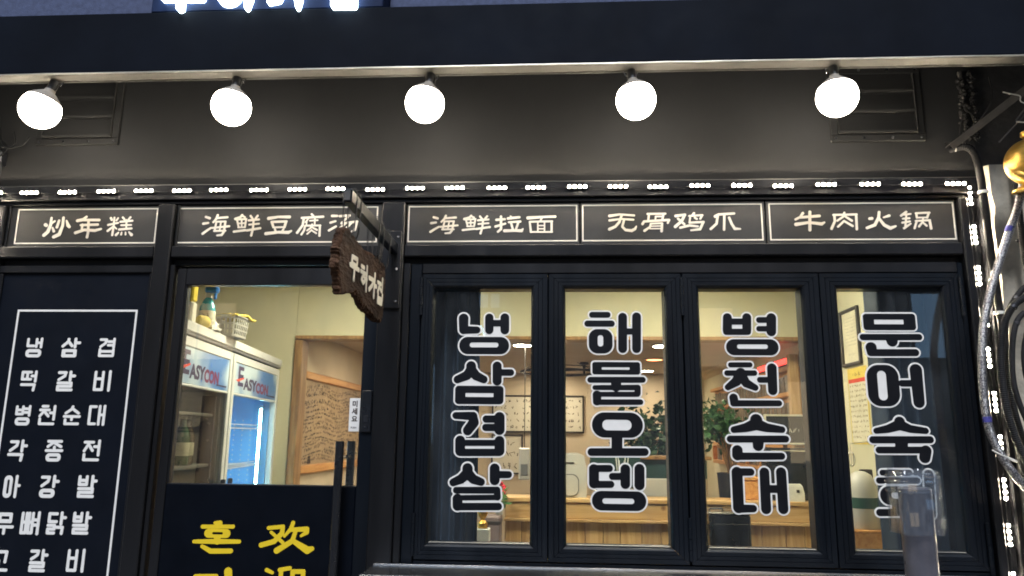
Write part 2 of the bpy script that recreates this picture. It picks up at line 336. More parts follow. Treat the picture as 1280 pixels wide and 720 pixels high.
# ------------------------------------------------------------------ lettering: strokes -> outline -> raised cut letter
def glyph_loops(strokes, expand, step):
    xs = []; ys = []
    for s in strokes:
        if s[0] == 'R': xs += [s[1], s[3]]; ys += [s[2], s[4]]
        else:
            for p in s: xs += [p[0] - p[2], p[0] + p[2]]; ys += [p[1] - p[2], p[1] + p[2]]
    pad = expand + 3 * step
    gx = np.arange(min(xs) - pad, max(xs) + pad + step, step); gy = np.arange(min(ys) - pad, max(ys) + pad + step, step)
    X, Y = np.meshgrid(gx, gy, indexing='ij'); D = np.full(X.shape, 1e6)
    def rr(x0, y0, x1, y1, r):
        r = min(r, (x1 - x0) / 2, (y1 - y0) / 2)
        qx = np.abs(X - (x0 + x1) / 2) - (x1 - x0) / 2 + r; qy = np.abs(Y - (y0 + y1) / 2) - (y1 - y0) / 2 + r
        return np.hypot(np.maximum(qx, 0), np.maximum(qy, 0)) + np.minimum(np.maximum(qx, qy), 0) - r
    for s in strokes:
        if s[0] == 'R':
            D = np.minimum(D, np.maximum(rr(*s[1:6]), -rr(*s[6:11]))); continue
        for a, b_ in zip(s[:-1], s[1:]):
            vx, vy = b_[0] - a[0], b_[1] - a[1]; L2 = vx * vx + vy * vy + 1e-9
            t = np.clip(((X - a[0]) * vx + (Y - a[1]) * vy) / L2, 0, 1)
            D = np.minimum(D, np.hypot(X - a[0] - t * vx, Y - a[1] - t * vy) - (a[2] + t * (b_[2] - a[2])))
    D = D - expand
    S = D < 0
    nx, ny = S.shape
    cell = S[:-1, :-1].astype(int) + 2 * S[1:, :-1] + 4 * S[1:, 1:] + 8 * S[:-1, 1:]
    TAB = {1: [(3, 0)], 2: [(0, 1)], 3: [(3, 1)], 4: [(1, 2)], 5: [(3, 0), (1, 2)], 6: [(0, 2)], 7: [(3, 2)], 8: [(2, 3)], 9: [(2, 0)], 10: [(0, 1), (2, 3)], 11: [(2, 1)], 12: [(1, 3)], 13: [(1, 0)], 14: [(0, 3)]}
    nxt = {}; pos = {}
    def edge(i, j, e):
        if e == 0: k = (i, j, 0); a, b_ = (i, j), (i + 1, j)
        elif e == 1: k = (i + 1, j, 1); a, b_ = (i + 1, j), (i + 1, j + 1)
        elif e == 2: k = (i, j + 1, 0); a, b_ = (i, j + 1), (i + 1, j + 1)
        else: k = (i, j, 1); a, b_ = (i, j), (i, j + 1)
        if k not in pos:
            da, db = D[a], D[b_]; t = da / (da - db) if da != db else 0.5
            pos[k] = (gx[a[0]] + t * (gx[b_[0]] - gx[a[0]]), gy[a[1]] + t * (gy[b_[1]] - gy[a[1]]))
        return k
    for i, j in np.argwhere((cell > 0) & (cell < 15)):
        for e0, e1 in TAB[int(cell[i, j])]:
            nxt[edge(i, j, e0)] = edge(i, j, e1)
    loops = []
    while nxt:
        k0, k = nxt.popitem(); lp = [k0]
        while k != k0:
            lp.append(k)
            if k not in nxt: break
            k = nxt.pop(k)
        if len(lp) > 5:
            pts = [pos[q] for q in lp]; out = []
            tol = step * 0.07      # drop points that lie on a straight run
            n_ = len(pts); keep = [True] * n_; last = 0
            for q in range(1, n_):
                a = pts[last]; c = pts[(q + 1) % n_]; ok = q - last < 12
                if ok:
                    L = math.hypot(c[0] - a[0], c[1] - a[1]) + 1e-9
                    for w in range(last + 1, q + 1):
                        p = pts[w]
                        if abs((c[0] - a[0]) * (p[1] - a[1]) - (c[1] - a[1]) * (p[0] - a[0])) / L > tol: ok = False; break
                if ok: keep[q] = False
                else: last = q
            loops.append([p for p, kk in zip(pts, keep) if kk])
    return loops
def area(l): return sum(a[0] * b_[1] - b_[0] * a[1] for a, b_ in zip(l, l[1:] + l[:1])) / 2
def letter_mesh(strokes, fn, depth, expand=0.0, step=1.2, fill_holes=False, base=0.0):
    """fn(a, b, d): a,b in mm on the face, d metres out of it"""
    loops = glyph_loops(strokes, expand, step)
    big = max(loops, key=lambda l: abs(area(l))); sgn = 1 if area(big) > 0 else -1
    if fill_holes: loops = [l for l in loops if area(l) * sgn > 0]
    flat = [p for l in loops for p in l]
    ed = []; k = 0
    for l in loops:
        m_ = len(l); ed += [(k + i, k + (i + 1) % m_) for i in range(m_)]; k += m_
    n_ = len(flat)
    cv, _, cf, _, _, _ = delaunay_2d_cdt([Vector(p) for p in flat], ed, [], 0, 1e-5)
    cv = np.array([(p[0], p[1]) for p in cv]); cf = np.array([q[:3] for q in cf])
    cen = cv[cf].mean(axis=1); ins = np.zeros(len(cen), bool)
    for i, j in ed:          # even-odd test of every triangle's middle
        (x0, y0), (x1, y1) = flat[i], flat[j]
        if y0 == y1: continue
        hit = ((cen[:, 1] > y0) != (cen[:, 1] > y1)) & (cen[:, 0] < (x1 - x0) * (cen[:, 1] - y0) / (y1 - y0) + x0)
        ins ^= hit
    v = [fn(p[0], p[1], base + depth) for p in cv]; f = []
    for a, b_, c in cf[ins]:
        A, B_, C_ = cv[a], cv[b_], cv[c]
        ar = (B_[0] - A[0]) * (C_[1] - A[1]) - (B_[1] - A[1]) * (C_[0] - A[0])
        f.append((int(a), int(b_), int(c)) if ar > 0 else (int(a), int(c), int(b_)))
    o_ = len(v); v += [fn(p[0], p[1], base + depth) for p in flat] + [fn(p[0], p[1], base) for p in flat]
    for a, b_ in ed:
        f.append((o_ + a, o_ + n_ + a, o_ + n_ + b_, o_ + b_) if sgn > 0 else (o_ + a, o_ + b_, o_ + n_ + b_, o_ + n_ + a))
    mb = MB(); mb.v = v; mb.f = f; return mb
def face_front(y): return lambda a, b_, d: (a / 1000, y - d, b_ / 1000)
def text_mesh(body, size, fn, depth=0.0008, xscale=1.0, bold=0.0, align='LEFT', mirror=False):
    c = bpy.data.curves.new('t', 'FONT'); c.body = body; c.size = size; c.align_x = align; c.resolution_u = 3; c.offset = bold
    o = bpy.data.objects.new('t', c); COL.objects.link(o)
    me = bpy.data.meshes.new_from_object(o.evaluated_get(bpy.context.evaluated_depsgraph_get()))
    mb = MB(); mb.v = [fn(v.co.x * xscale, v.co.y, depth) for v in me.vertices]; mb.f = [tuple(p.vertices) for p in me.polygons]
    bpy.data.objects.remove(o); bpy.data.curves.remove(c); bpy.data.meshes.remove(me)
    return mb
# stroke tables for the lettering: millimetres on each sign's own face (x, z, half width); 'R' = rounded ring
GLYPHS={
 'win0':[
  ('냉',[[(-435.7,1995.5,23),(-434.5,1943.1,21.2)],[(-434.4,1941.4,18.7),(-372.1,1941.5,16.1)],[(-316,1999.1,19.6),(-315,1941.7,19.5)],[(-243.5,1999.2,20.4),(-242.8,1941.8,20.3)],[(-315.6,1973.3,15.3),(-243.2,1973.5,15.3)],['R',-453.1,1829.4,-222.4,1909.2,39.7,-404.7,1860.7,-271.5,1883.6,11]]),
  ('삼',[[(-395.8,1774.4,22.7),(-395.4,1756.7,23.5),(-414.2,1731.5,21),(-457.7,1712.9,17.6)],[(-395.4,1756.7,23.5),(-372,1730.1,21),(-336.4,1713.6,17.6)],[(-276,1775,21),(-275,1707.4,20.9)],[(-275.5,1745.7,15.1),(-212.6,1746.1,15.1)],['R',-466.8,1601.7,-244.8,1684.4,16.7,-418.9,1633.9,-290.7,1652,1.7]]),
  ('겹',[[(-461.3,1550,15.4),(-381.9,1548.1,19),(-378.6,1519.6,23.5),(-405.1,1483.8,21.7)],[(-262,1543.8,23.5),(-261.2,1488.8,23.4)],[(-322.6,1535.3,16.3),(-261.9,1535.8,16.3)],[(-323.8,1497.9,16.2),(-261.4,1498.6,16.2)],[(-438.4,1438.3,22.5),(-437.3,1393.4,22.5)],[(-260.5,1438.6,22.4),(-259.9,1395.6,22.4)],[(-437.2,1386.4,16.2),(-259.8,1388.6,16.1)],[(-438.2,1428.6,13.5),(-260.4,1430.6,13.5)]]),
  ('살',[[(-402.2,1317,23.2),(-401.7,1297.1,23.2),(-429.8,1270.7,20.5),(-465.3,1255.5,16.9)],[(-401.7,1297.1,23.2),(-376.1,1271.4,20.5),(-340,1259,16.9)],[(-280.2,1317.8,22.3),(-279.5,1268.5,22.2)],[(-279.8,1291.8,16),(-217.4,1292.7,15.1)],[(-451,1222.1,14.2),(-268.1,1224.8,15.1),(-265.9,1195.7,15)],[(-265.9,1194,11.5),(-445.7,1189.5,11.5)],[(-443.8,1184.4,22.2),(-443,1156.2,22.1)],[(-447.4,1151.9,15.9),(-260.9,1154.9,15.9)]]),
 ],
 'win1':[
  ('해',[[(159.3,2013.5,13.5),(230.7,2013.6,13.5)],[(138,1972.5,14.3),(248.5,1972.7,14.3)],['R',143.1,1835.1,251.4,1947.2,40.2,184,1867,209,1919.2,11.7],[(299.1,2002.6,20.2),(296.5,1857.3,20)],[(362.6,2004.4,20.2),(359.4,1857.6,20)],[(297.9,1936.4,14.3),(361.1,1936.6,14.2)]]),
  ('물',[['R',157.7,1739.8,374,1796.2,11.6,200.7,1761.3,326.2,1772.9,0.8],[(148.1,1715.1,13.3),(384.3,1716.6,13.2)],[(264.2,1704.3,23.2),(263.9,1684.6,21.5)],[(168.4,1680.6,10.8),(361.4,1682,12.4)],[(360.5,1680.4,14),(360,1656.6,14)],[(172.2,1650.3,10.7),(359.9,1651.7,11.5)],[(177.9,1647,19.8),(177.5,1618.4,18.1)],[(171.8,1615.1,12.4),(372.2,1616.8,12.3)]]),
  ('오',[['R',154,1459.3,380.2,1570,55.4,200.3,1490.8,329.8,1538.2,22.3],[(264.2,1457.6,24),(263.3,1403.6,24)],[(150.1,1395.3,16.9),(386.3,1398.2,16.8)]]),
  ('뎅',[[(153.8,1324.5,15),(229.5,1325.5,15)],[(160.8,1321.1,22.1),(160.2,1261.1,22)],[(154.9,1255.9,15),(234.6,1257.1,15)],[(241.3,1291.3,15),(296.4,1292.1,15)],[(298.8,1323,21.2),(297.6,1259.7,21.1)],[(360.9,1324.7,22),(359.4,1256.3,22)],['R',150.7,1145.8,387.4,1228.7,42.9,196.1,1174.4,335.3,1198.1,12.3]]),
 ],
 'win2':[
  ('병',[[(773,2001.5,20),(770.4,1944.3,20.8)],[(860,2001.6,20),(857.1,1944.5,19.9)],[(772.1,1982.9,14.2),(859,1983.1,14.2)],[(765.1,1935.8,14.1),(861.6,1936.1,14.1)],[(969.4,2000.1,21.6),(965.9,1938,21.5)],[(914.2,1990.8,13.3),(968.9,1990.8,13.3)],[(912.1,1950.5,12.5),(966.6,1950.6,12.4)],['R',761.2,1829.7,994.3,1902.7,36.4,810.2,1858.7,946.7,1879.4,9.9]]),
  ('천',[[(777.9,1786.3,11.5),(863,1786.8,11.5)],[(760,1749.2,12.3),(881.3,1750,12.3)],[(820.7,1749.6,23),(800.4,1712.7,21.3),(761.2,1686.3,13.9)],[(820.3,1741.4,23),(842.7,1704.8,19.7),(881.9,1684.7,13.9)],[(903.9,1719.9,13.1),(953.7,1720.2,13.1)],[(959.1,1772.5,21.3),(957.5,1673.1,20.4)],[(784,1639.4,18.8),(786.4,1621.6,18.8)],[(782.1,1615.1,13.9),(982.2,1616.8,13)]]),
  ('순',[[(878,1542.4,26.5),(877.1,1525,26.5),(831.1,1508.9,19.4),(778.5,1499.7,14.1)],[(877.1,1525,26.5),(922.2,1509.8,19.4),(988.3,1501.8,14.1)],[(761,1458.7,15),(1001.4,1461.4,14.9)],[(881.7,1448.9,24.6),(880.8,1431.7,22.8)],[(789.9,1410,22.9),(789,1390.2,22.8)],[(786.1,1385,15.8),(979.9,1387.5,14.9)]]),
  ('대',[[(776.9,1317.5,16.6),(843.1,1318.4,15.7)],[(783.7,1315.9,23.6),(783.5,1167.7,23.4)],[(781.6,1163.5,17.3),(846.3,1164.6,15.6)],[(901.4,1317.5,20.9),(900.6,1163.8,21.6)],[(973.2,1318.5,21.8),(973.6,1165,21.6)],[(899.3,1247.4,16.5),(971.7,1248.5,16.5)]]),
 ],
 'win3':[
  ('문',[['R',1374.2,1945.7,1603.3,2019.9,14,1421.9,1972.1,1550.9,1993.3,1.7],[(1367.1,1913.8,13.9),(1612.2,1914.5,13.9)],[(1492.2,1901.9,25.2),(1493.4,1895.8,24.3)],[(1399.7,1866.7,24.3),(1401,1851,22.6)],[(1395.3,1844,15.6),(1590.6,1844.9,15.6)]]),
  ('어',[['R',1370.1,1607.6,1507.2,1789.7,53.3,1415.3,1633,1453.8,1763.8,18.9],[(1519.7,1708.6,14.6),(1576.4,1708.9,14.6)],[(1584.3,1767.2,26.7),(1585.3,1625.8,23.9)]]),
  ('숙',[[(1494.6,1540.5,22.9),(1493.5,1527.9,22.9),(1442.4,1509.9,17),(1392.1,1501,12.7)],[(1493.5,1527.9,22.9),(1537.2,1510.9,16.9),(1601.4,1503.2,13.5)],[(1374.1,1462.6,15.3),(1617.4,1465.3,15.2)],[(1494.8,1450.7,27),(1493.2,1432.5,27)],[(1396.9,1418.9,14.4),(1598.5,1421.3,14.3)],[(1594.8,1417.2,23.6),(1587.3,1389.2,23.5)]]),
  ('회',[[(1403.6,1323,12.6),(1516.2,1324.5,12.6)],[(1387,1290.1,13.4),(1545.7,1292.4,13.4)],['R',1385.8,1189.4,1523.7,1266.8,40,1433,1215,1468.7,1242.5,13.3],[(1453.9,1190.2,21.6),(1451.8,1165.3,21.6)],[(1378.3,1156.9,15),(1533.4,1159.5,14.9)],[(1596.7,1317.5,20.1),(1590.7,1153.3,19.9)]]),
 ],
 'sign0':[
  ('炒',[[(-2524.2,2459.6,8.6),(-2519.2,2455.9,7.8)],[(-2497.9,2494.4,5.2),(-2497.9,2458.5,7.3),(-2507.5,2423.6,8.6),(-2524.9,2406.3,8.2)],[(-2479,2478.1,4.8),(-2492.7,2466.5,3.9)],[(-2486,2444.1,4.3),(-2477.3,2426.2,6.5)],[(-2456.8,2480.7,5.6),(-2463.9,2446.6,6.5)],[(-2436.2,2494.9,6.1),(-2435.2,2453.6,6.9),(-2447.3,2409.9,8.6),(-2473.4,2397.6,8.2)],[(-2419,2480.4,3.5),(-2408.7,2457,8.2),(-2400.4,2448,6.9)]]),
  ('年',[[(-2318.7,2499.5,5.2),(-2332.6,2485.2,7.8),(-2362.3,2479.1,7.3)],[(-2332.2,2482.5,6),(-2252.5,2482,6.5)],[(-2342.3,2456.6,5.6),(-2256.8,2458.7,6)],[(-2334.6,2459.2,5.2),(-2335,2434.2,5.2)],[(-2365,2417.5,7.3),(-2321.3,2432.4,6.5),(-2267.3,2428.5,7.3),(-2237.1,2436.3,5.2)],[(-2306.1,2481.4,6),(-2300.6,2417.1,6),(-2303.2,2394.9,6.4)]]),
  ('糕',[[(-2192.9,2491.4,5.6),(-2187.4,2482.4,5.2)],[(-2156.3,2491.2,3.9),(-2163.8,2478.7,3.9)],[(-2175.4,2494,4.3),(-2174.3,2447.5,4.7),(-2176.3,2404.9,5.1)],[(-2203,2456.6,5.2),(-2153.9,2467,4.3)],[(-2177.7,2446.7,4.7),(-2202,2426.3,5.6)],[(-2168.7,2445.7,3.4),(-2158.8,2436.7,3.4)],[(-2132.7,2494.6,4.7),(-2122.5,2483.8,4.3)],[(-2094.4,2495.2,4.7),(-2102.5,2483.6,4.3)],[(-2142.5,2472.3,4.7),(-2082.6,2477.2,5.2)],[(-2136,2454.4,4.3),(-2086.4,2455.9,4.3)],[(-2112.4,2481,4.3),(-2108.8,2434.7,4.3)],[(-2144.1,2433.1,5.6),(-2082.6,2438.1,5.1)],[(-2146.7,2417.1,3.9),(-2156.8,2405.6,6.4)],[(-2130,2418.8,3),(-2131.3,2407.3,4.3)],[(-2110.5,2418.7,3),(-2109.1,2407.2,3.9)],[(-2092.8,2419.5,3.9),(-2078.9,2406.1,7.3)]]),
 ],
 'sign1':[
  ('海',[[(-1713,2494,5.5),(-1693.6,2487.5,6.1)],[(-1722.3,2459.9,6.1),(-1698.9,2463.5,4.9)],[(-1721.3,2409.4,6.1),(-1702.7,2424.4,5.5),(-1682.7,2438.2,4.9)],[(-1654.2,2502.5,5.5),(-1659.5,2484.8,5.5),(-1672.9,2467.1,4.9)],[(-1659.7,2487.3,4.9),(-1605.1,2492,5.5)],[(-1658.1,2469.6,4.3),(-1662.8,2425.4,4.9)],[(-1656.9,2469.6,4.3),(-1611.9,2470.5,4.3)],[(-1675.2,2438.1,4.9),(-1592.4,2446.4,4.9)],[(-1613.1,2469.3,4.9),(-1616.1,2418.9,5.5),(-1625.9,2402.6,5.5),(-1648.1,2400.2,4.2)],[(-1665.1,2422.9,4.9),(-1609.1,2423.9,4.3)],[(-1635.4,2466.9,3.7),(-1637.9,2425.3,3.6)]]),
  ('鲜',[[(-1532.2,2501.6,5.5),(-1540.1,2491.5,5.5),(-1564.3,2482.9,6.1)],[(-1533.2,2499.1,4.3),(-1517.6,2491.4,4.3)],[(-1559,2479,4.3),(-1509.4,2482.5,4.3)],[(-1555,2476.5,4.3),(-1544.6,2441.1,4.3)],[(-1510.5,2480,4.3),(-1513.4,2440.9,4.2)],[(-1551.1,2460,3.6),(-1511.4,2461.7,3.6)],[(-1532.9,2480.1,3.6),(-1529.6,2441,3.6)],[(-1546.9,2439.8,3.6),(-1513.4,2440.9,3.6)],[(-1566.3,2418.6,5.5),(-1511,2425.8,5.5)],[(-1489.5,2497.5,4.9),(-1479.7,2484.8,4.9)],[(-1454.7,2498.5,4.9),(-1463.5,2484.7,4.9)],[(-1497.6,2474.8,4.9),(-1447,2479.5,4.9)],[(-1493.3,2453.4,4.2),(-1445.3,2458.1,4.2)],[(-1502.1,2424.5,5.5),(-1437.3,2435.4,5.5)],[(-1473.1,2479.7,4.9),(-1473,2431.8,4.8),(-1479,2399.3,5.4)]]),
  ('豆',[[(-1398.9,2484.2,7.9),(-1352.3,2491.5,5.5),(-1296.5,2491.1,7.3)],[(-1381.3,2465.2,6.1),(-1372,2440,5.4)],[(-1382.7,2466.5,5.5),(-1309.8,2468.5,5.5)],[(-1312.1,2466,6.1),(-1317.6,2439.7,6)],[(-1373.1,2438.8,4.2),(-1317.6,2440.3,4.2)],[(-1363.8,2429.9,4.8),(-1357.7,2413.6,4.8)],[(-1321.8,2429.7,4.8),(-1330.5,2413.5,4.8)],[(-1406.6,2407.6,7.9),(-1346.6,2414.8,6.6),(-1297.2,2413.3,7.8),(-1282.9,2420.7,4.8)]]),
  ('腐',[[(-1187.5,2504.2,4.8),(-1178.3,2495.3,4.8)],[(-1234.4,2485.6,5.4),(-1130,2491.2,5.4)],[(-1224.5,2485.5,5.4),(-1228.2,2449.2,5.4),(-1252.8,2411.8,6)],[(-1203.2,2480.4,3.6),(-1215.7,2464.1,3.6)],[(-1209.8,2469.1,3.6),(-1210,2452.8,3)],[(-1194,2471.5,3.6),(-1156,2473.8,3.6)],[(-1170,2481.4,3.6),(-1169.5,2455,3.6)],[(-1216.8,2444.1,4.8),(-1219.2,2424.1,4.8),(-1231.3,2402.9,4.8)],[(-1215.7,2446.6,4.2),(-1140.8,2447.3,4.2)],[(-1143.2,2447.4,4.8),(-1142.5,2396.2,5.4)],[(-1181.7,2452.6,4.2),(-1187.9,2435.1,4.2),(-1204.3,2422.7,4.2)],[(-1182,2438.8,3.6),(-1156.6,2424.9,4.8)],[(-1182.4,2425.1,3.6),(-1203.2,2405.3,3.6)],[(-1179.7,2421.3,3.6),(-1159.2,2408.7,4.2)]]),
  ('汤',[[(-1085.9,2494.6,6),(-1061.3,2494.4,5.4)],[(-1092.5,2460.8,5.4),(-1068.4,2468.2,4.8)],[(-1097.5,2422.1,5.4),(-1064.4,2441.9,4.8)],[(-1049,2493.1,5.4),(-1000.1,2496.5,5.4)],[(-1002.5,2495.3,5.4),(-1037.3,2459.2,4.8)],[(-1038.3,2456.7,4.8),(-961.8,2466.2,5.4)],[(-1016.4,2459.1,4.8),(-1054.8,2423.1,5.4)],[(-988.4,2460.1,4.8),(-1024.1,2421.7,4.8)],[(-963,2464.9,5.4),(-970.6,2425.1,5.4),(-984.8,2416.5,4.2)]]),
 ],
 'sign2':[
  ('海',[[(-590.8,2484.4,5.1),(-572,2478.9,5.7)],[(-602.2,2455.3,5.7),(-578.8,2458.4,4.5)],[(-604.5,2412.3,5.6),(-585.2,2425.1,5.1),(-564.6,2436.8,4.5)],[(-532.2,2491.5,5.1),(-538.6,2476.5,5.1),(-553,2461.5,4.5)],[(-538.6,2478.6,4.5),(-484.4,2482.6,5.1)],[(-538.2,2463.5,4),(-545.7,2425.9,4.5)],[(-537,2463.5,4),(-492.6,2464.3,4)],[(-557.1,2436.7,4.5),(-474.8,2443.7,4.5)],[(-493.8,2463.2,4.5),(-500,2420.3,5.1),(-510.7,2406.4,5.1),(-532.8,2404.4,3.9)],[(-548.1,2423.8,4.5),(-492.8,2424.5,3.9)],[(-515.9,2461.2,3.4),(-521.1,2425.8,3.4)]]),
  ('鲜',[[(-410.4,2490.7,5.1),(-418.9,2482.1,5.1),(-443.5,2474.7,5.7)],[(-411.6,2488.5,4),(-396.6,2481.9,4)],[(-438.5,2471.5,4),(-389.1,2474.4,4)],[(-434.7,2469.3,4),(-426.6,2439.1,4)],[(-390.3,2472.2,4),(-395.7,2438.9,4)],[(-431.9,2455.3,3.4),(-392.4,2456.6,3.4)],[(-412.5,2472.4,3.4),(-411.8,2439,3.4)],[(-429,2438.1,3.4),(-395.7,2438.9,3.4)],[(-449.6,2420,5.1),(-394.2,2426.1,5.1)],[(-368.3,2487.1,4.5),(-359.5,2476.3,4.5)],[(-333.8,2488,4.5),(-343.4,2476.2,4.5)],[(-377.8,2467.8,4.5),(-327.3,2471.8,4.5)],[(-375,2449.5,4),(-327,2453.5,4)],[(-385.6,2425,5.1),(-320.5,2434.2,5.1)],[(-353.2,2472,4.5),(-356.2,2431.2,4.5),(-364.2,2403.4,5.1)]]),
  ('拉',[[(-267.7,2485.9,5.7),(-266.9,2423.7,5.6),(-281.4,2411,5.1)],[(-289.1,2469.6,5.7),(-249.4,2472.8,5.1)],[(-293.1,2436.7,5.6),(-246.9,2450.5,4.5)],[(-222.4,2486.7,4),(-213.2,2478.4,4.5)],[(-234.7,2476.2,5.7),(-180.5,2481.7,5.6)],[(-230,2457.4,4.5),(-175.7,2460.6,5.1)],[(-219.8,2455,5.1),(-210.4,2422.2,5.1)],[(-184.8,2457.1,5.1),(-195.7,2422.1,5.1)],[(-249.8,2415.4,7.3),(-202.4,2416.3,6.2),(-169.7,2415,7.3),(-163,2424.3,3.4)]]),
  ('面',[[(-138.6,2477.9,7.9),(-73.2,2482.1,5.6),(-10.2,2484,5.6)],[(-72.1,2479.8,4.5),(-81,2462.3,3.9)],[(-130.6,2457.9,4.5),(-124.7,2408.9,5.1)],[(-130.6,2459.1,4.5),(-24.8,2460.7,4.5)],[(-27,2458.4,5.1),(-27,2409.5,5)],[(-125.8,2408.9,3.9),(-24.8,2408.3,3.9)],[(-92.3,2457.7,3.4),(-92.1,2411,3.4)],[(-60.8,2457.5,3.4),(-60.6,2410.8,3.4)],[(-92.2,2440.2,2.8),(-60.7,2440,2.8)],[(-92.1,2424.4,2.8),(-60.7,2424.2,2.8)]]),
 ],
 'sign3':[
  ('无',[[(245.9,2485.1,6.5),(293,2492.1,4.7),(360.7,2486.7,4.7)],[(245.6,2463,5.3),(298.4,2470,4.1),(356.8,2465.9,4.7)],[(303.4,2488.4,5.3),(291.1,2454.2,5.9),(272.1,2432.3,5.9),(245,2420.3,7.1)],[(313.6,2465,5.3),(304.8,2432.1,5.3),(319.7,2416.2,5.9),(348.7,2412.4,7),(364,2420.8,5.9),(370.1,2432.9,3.5)]]),
  ('骨',[[(424,2493.6,4.7),(506.7,2494.2,4.7)],[(431,2493.6,4.7),(426.7,2464.2,4.7)],[(498.5,2493.1,4.7),(491.9,2463.8,4.7)],[(460.9,2481.1,3.5),(492.4,2480.9,3.5)],[(462.1,2481.1,3.5),(459.3,2464,3.5)],[(399.5,2444.9,5.9),(406.8,2457.1,5.3),(523.2,2463.6,5.3),(517,2449,4.7)],[(437.9,2445.9,4.1),(434,2430.1,4.7),(408,2412,5.9)],[(437.9,2445.9,4.1),(490.3,2448,4.1)],[(490.2,2446.8,5.3),(486.9,2409.1,5.9)],[(441.1,2433.7,2.9),(487.6,2434.6,2.9)],[(433.8,2421.6,2.9),(487.2,2421.9,2.9)]]),
  ('鸡',[[(555.2,2482.9,6.5),(598.3,2488.7,5.3)],[(597.1,2487.5,5.9),(581,2457.1,6.4),(551.2,2430.6,7)],[(565.2,2469.4,5.3),(593.2,2442.4,5.3)],[(640.2,2495.7,5.3),(630.5,2483.6,4.7)],[(616.6,2482.4,4.1),(678,2485.7,4.7)],[(622.4,2482.4,4.1),(617.8,2452,4.1)],[(676.8,2484.5,4.7),(668.1,2468.7,4.7)],[(642.9,2473.7,4.7),(651.9,2467.6,4.7)],[(617.8,2449.6,4.7),(682.5,2452.8,5.3)],[(574.2,2425.6,5.3),(617.3,2436.2,5.3),(655.2,2431.1,4.7)],[(680.1,2449.2,5.8),(665.1,2417.8,5.8),(623.4,2412.6,4.1)]]),
  ('爪',[[(737.8,2479.1,7),(753.2,2488.8,5.3),(824.8,2493.1,5.3)],[(749.5,2483.9,5.3),(742.1,2443.9,5.3),(714.6,2418.7,5.8)],[(779.6,2486.1,5.3),(775.3,2414.7,5.2)],[(800.9,2472.6,5.3),(812.1,2441,5.8),(824.8,2419.2,6.4),(849.9,2417.9,3.5)]]),
 ],
 'sign4':[
  ('牛',[[(1139.4,2492,5.8),(1126.9,2474,5.2),(1104.5,2462,5.2)],[(1125.6,2471.6,5.8),(1213.4,2478.2,6.4)],[(1105.3,2437.9,8.1),(1164.9,2447.2,5.8),(1221,2439.6,7.5),(1233.9,2446.7,4.1)],[(1171.6,2497.8,6.4),(1165.9,2411.2,6.9)]]),
  ('肉',[[(1281.7,2482.5,5.2),(1281.8,2452.4,5.2),(1264.5,2416.5,5.8)],[(1277.2,2482.5,4.6),(1382.3,2484.2,4.6)],[(1380.1,2484.2,5.2),(1378,2413.5,5.2)],[(1327.7,2493,4.6),(1319.4,2472.6,4.6),(1293.2,2454.7,4.6)],[(1328.7,2476.1,4.6),(1358.6,2454.3,5.2)],[(1323.6,2453.3,4.6),(1294.5,2425.9,4.6)],[(1326.8,2450.9,4.6),(1360.1,2429.1,5.2)]]),
  ('火',[[(1439.2,2463.4,5.8),(1449.4,2464.5,6.9)],[(1527.9,2477.1,6.3),(1502.6,2468.9,3.5)],[(1484.5,2494.3,5.8),(1480,2467.9,6.3),(1460.4,2433.3,6.9),(1424.5,2419.2,6.3)],[(1481,2465.5,5.8),(1501.8,2433,6.9),(1528.4,2417.3,8),(1552.7,2426.7,4.6)]]),
  ('锅',[[(1605.7,2494.6,5.2),(1581.7,2476.7,5.2)],[(1595.5,2481.4,4),(1624.9,2484.8,4)],[(1588.2,2462.3,4),(1617.5,2464.5,4.6)],[(1584.3,2443.2,4.6),(1618.3,2449,4.6)],[(1605.7,2482.6,4),(1595.9,2422.9,4.6)],[(1589.8,2417,5.2),(1620.7,2438.2,4)],[(1648.7,2488.2,4.6),(1709.1,2490.2,4.6)],[(1650.8,2487,4.6),(1651.2,2466.7,4.6)],[(1705.6,2487.8,4.6),(1696.8,2466.3,4.6)],[(1651.2,2466.7,3.5),(1698.1,2467.5,3.4)],[(1649.8,2452.3,4.6),(1636.5,2416.7,4.6)],[(1644.2,2451.2,4),(1707.9,2454.3,4.6)],[(1706.7,2453.2,5.2),(1709.7,2415,5.7)],[(1678.8,2464.1,3.4),(1674.9,2446.2,4),(1657.3,2424.9,4.6)],[(1675.8,2443.8,4),(1691,2428.2,4.6)]]),
 ],
 'door':[
  ('혼',[[(-1537.5,1063.9,7.1),(-1515,1062.4,12.1)],[(-1593,1046.5,8.6),(-1453.2,1049,8.6)],['R',-1582.5,999.5,-1462.6,1038,20.2,-1546.3,1013.9,-1497.2,1024.5,5],[(-1521,997.1,15.1),(-1520,986,15.1)],[(-1626.8,982.1,8.1),(-1522.4,984.1,11.1),(-1419.4,985.5,8.5)],[(-1587.6,962.2,8.1),(-1547,942.4,11),(-1454.5,944.7,10.5)]]),
  ('欢',[[(-1289.5,1046.1,8.5),(-1224.3,1053,9),(-1227.3,1024.1,11),(-1260.6,989,11),(-1318.2,972.6,11)],[(-1276.3,1028,7),(-1222,985.9,8)],[(-1179.4,1070.2,9),(-1187.8,1044.1,9),(-1215.2,1011.9,6)],[(-1187.5,1040.2,9),(-1115.2,1044.4,11),(-1114.3,1031,10),(-1139.8,1015.2,6)],[(-1165.7,1034.9,9),(-1178,992.5,11),(-1246.4,950.2,13)],[(-1166,987.9,11),(-1107.8,954.8,16),(-1086.4,961.8,10)]]),
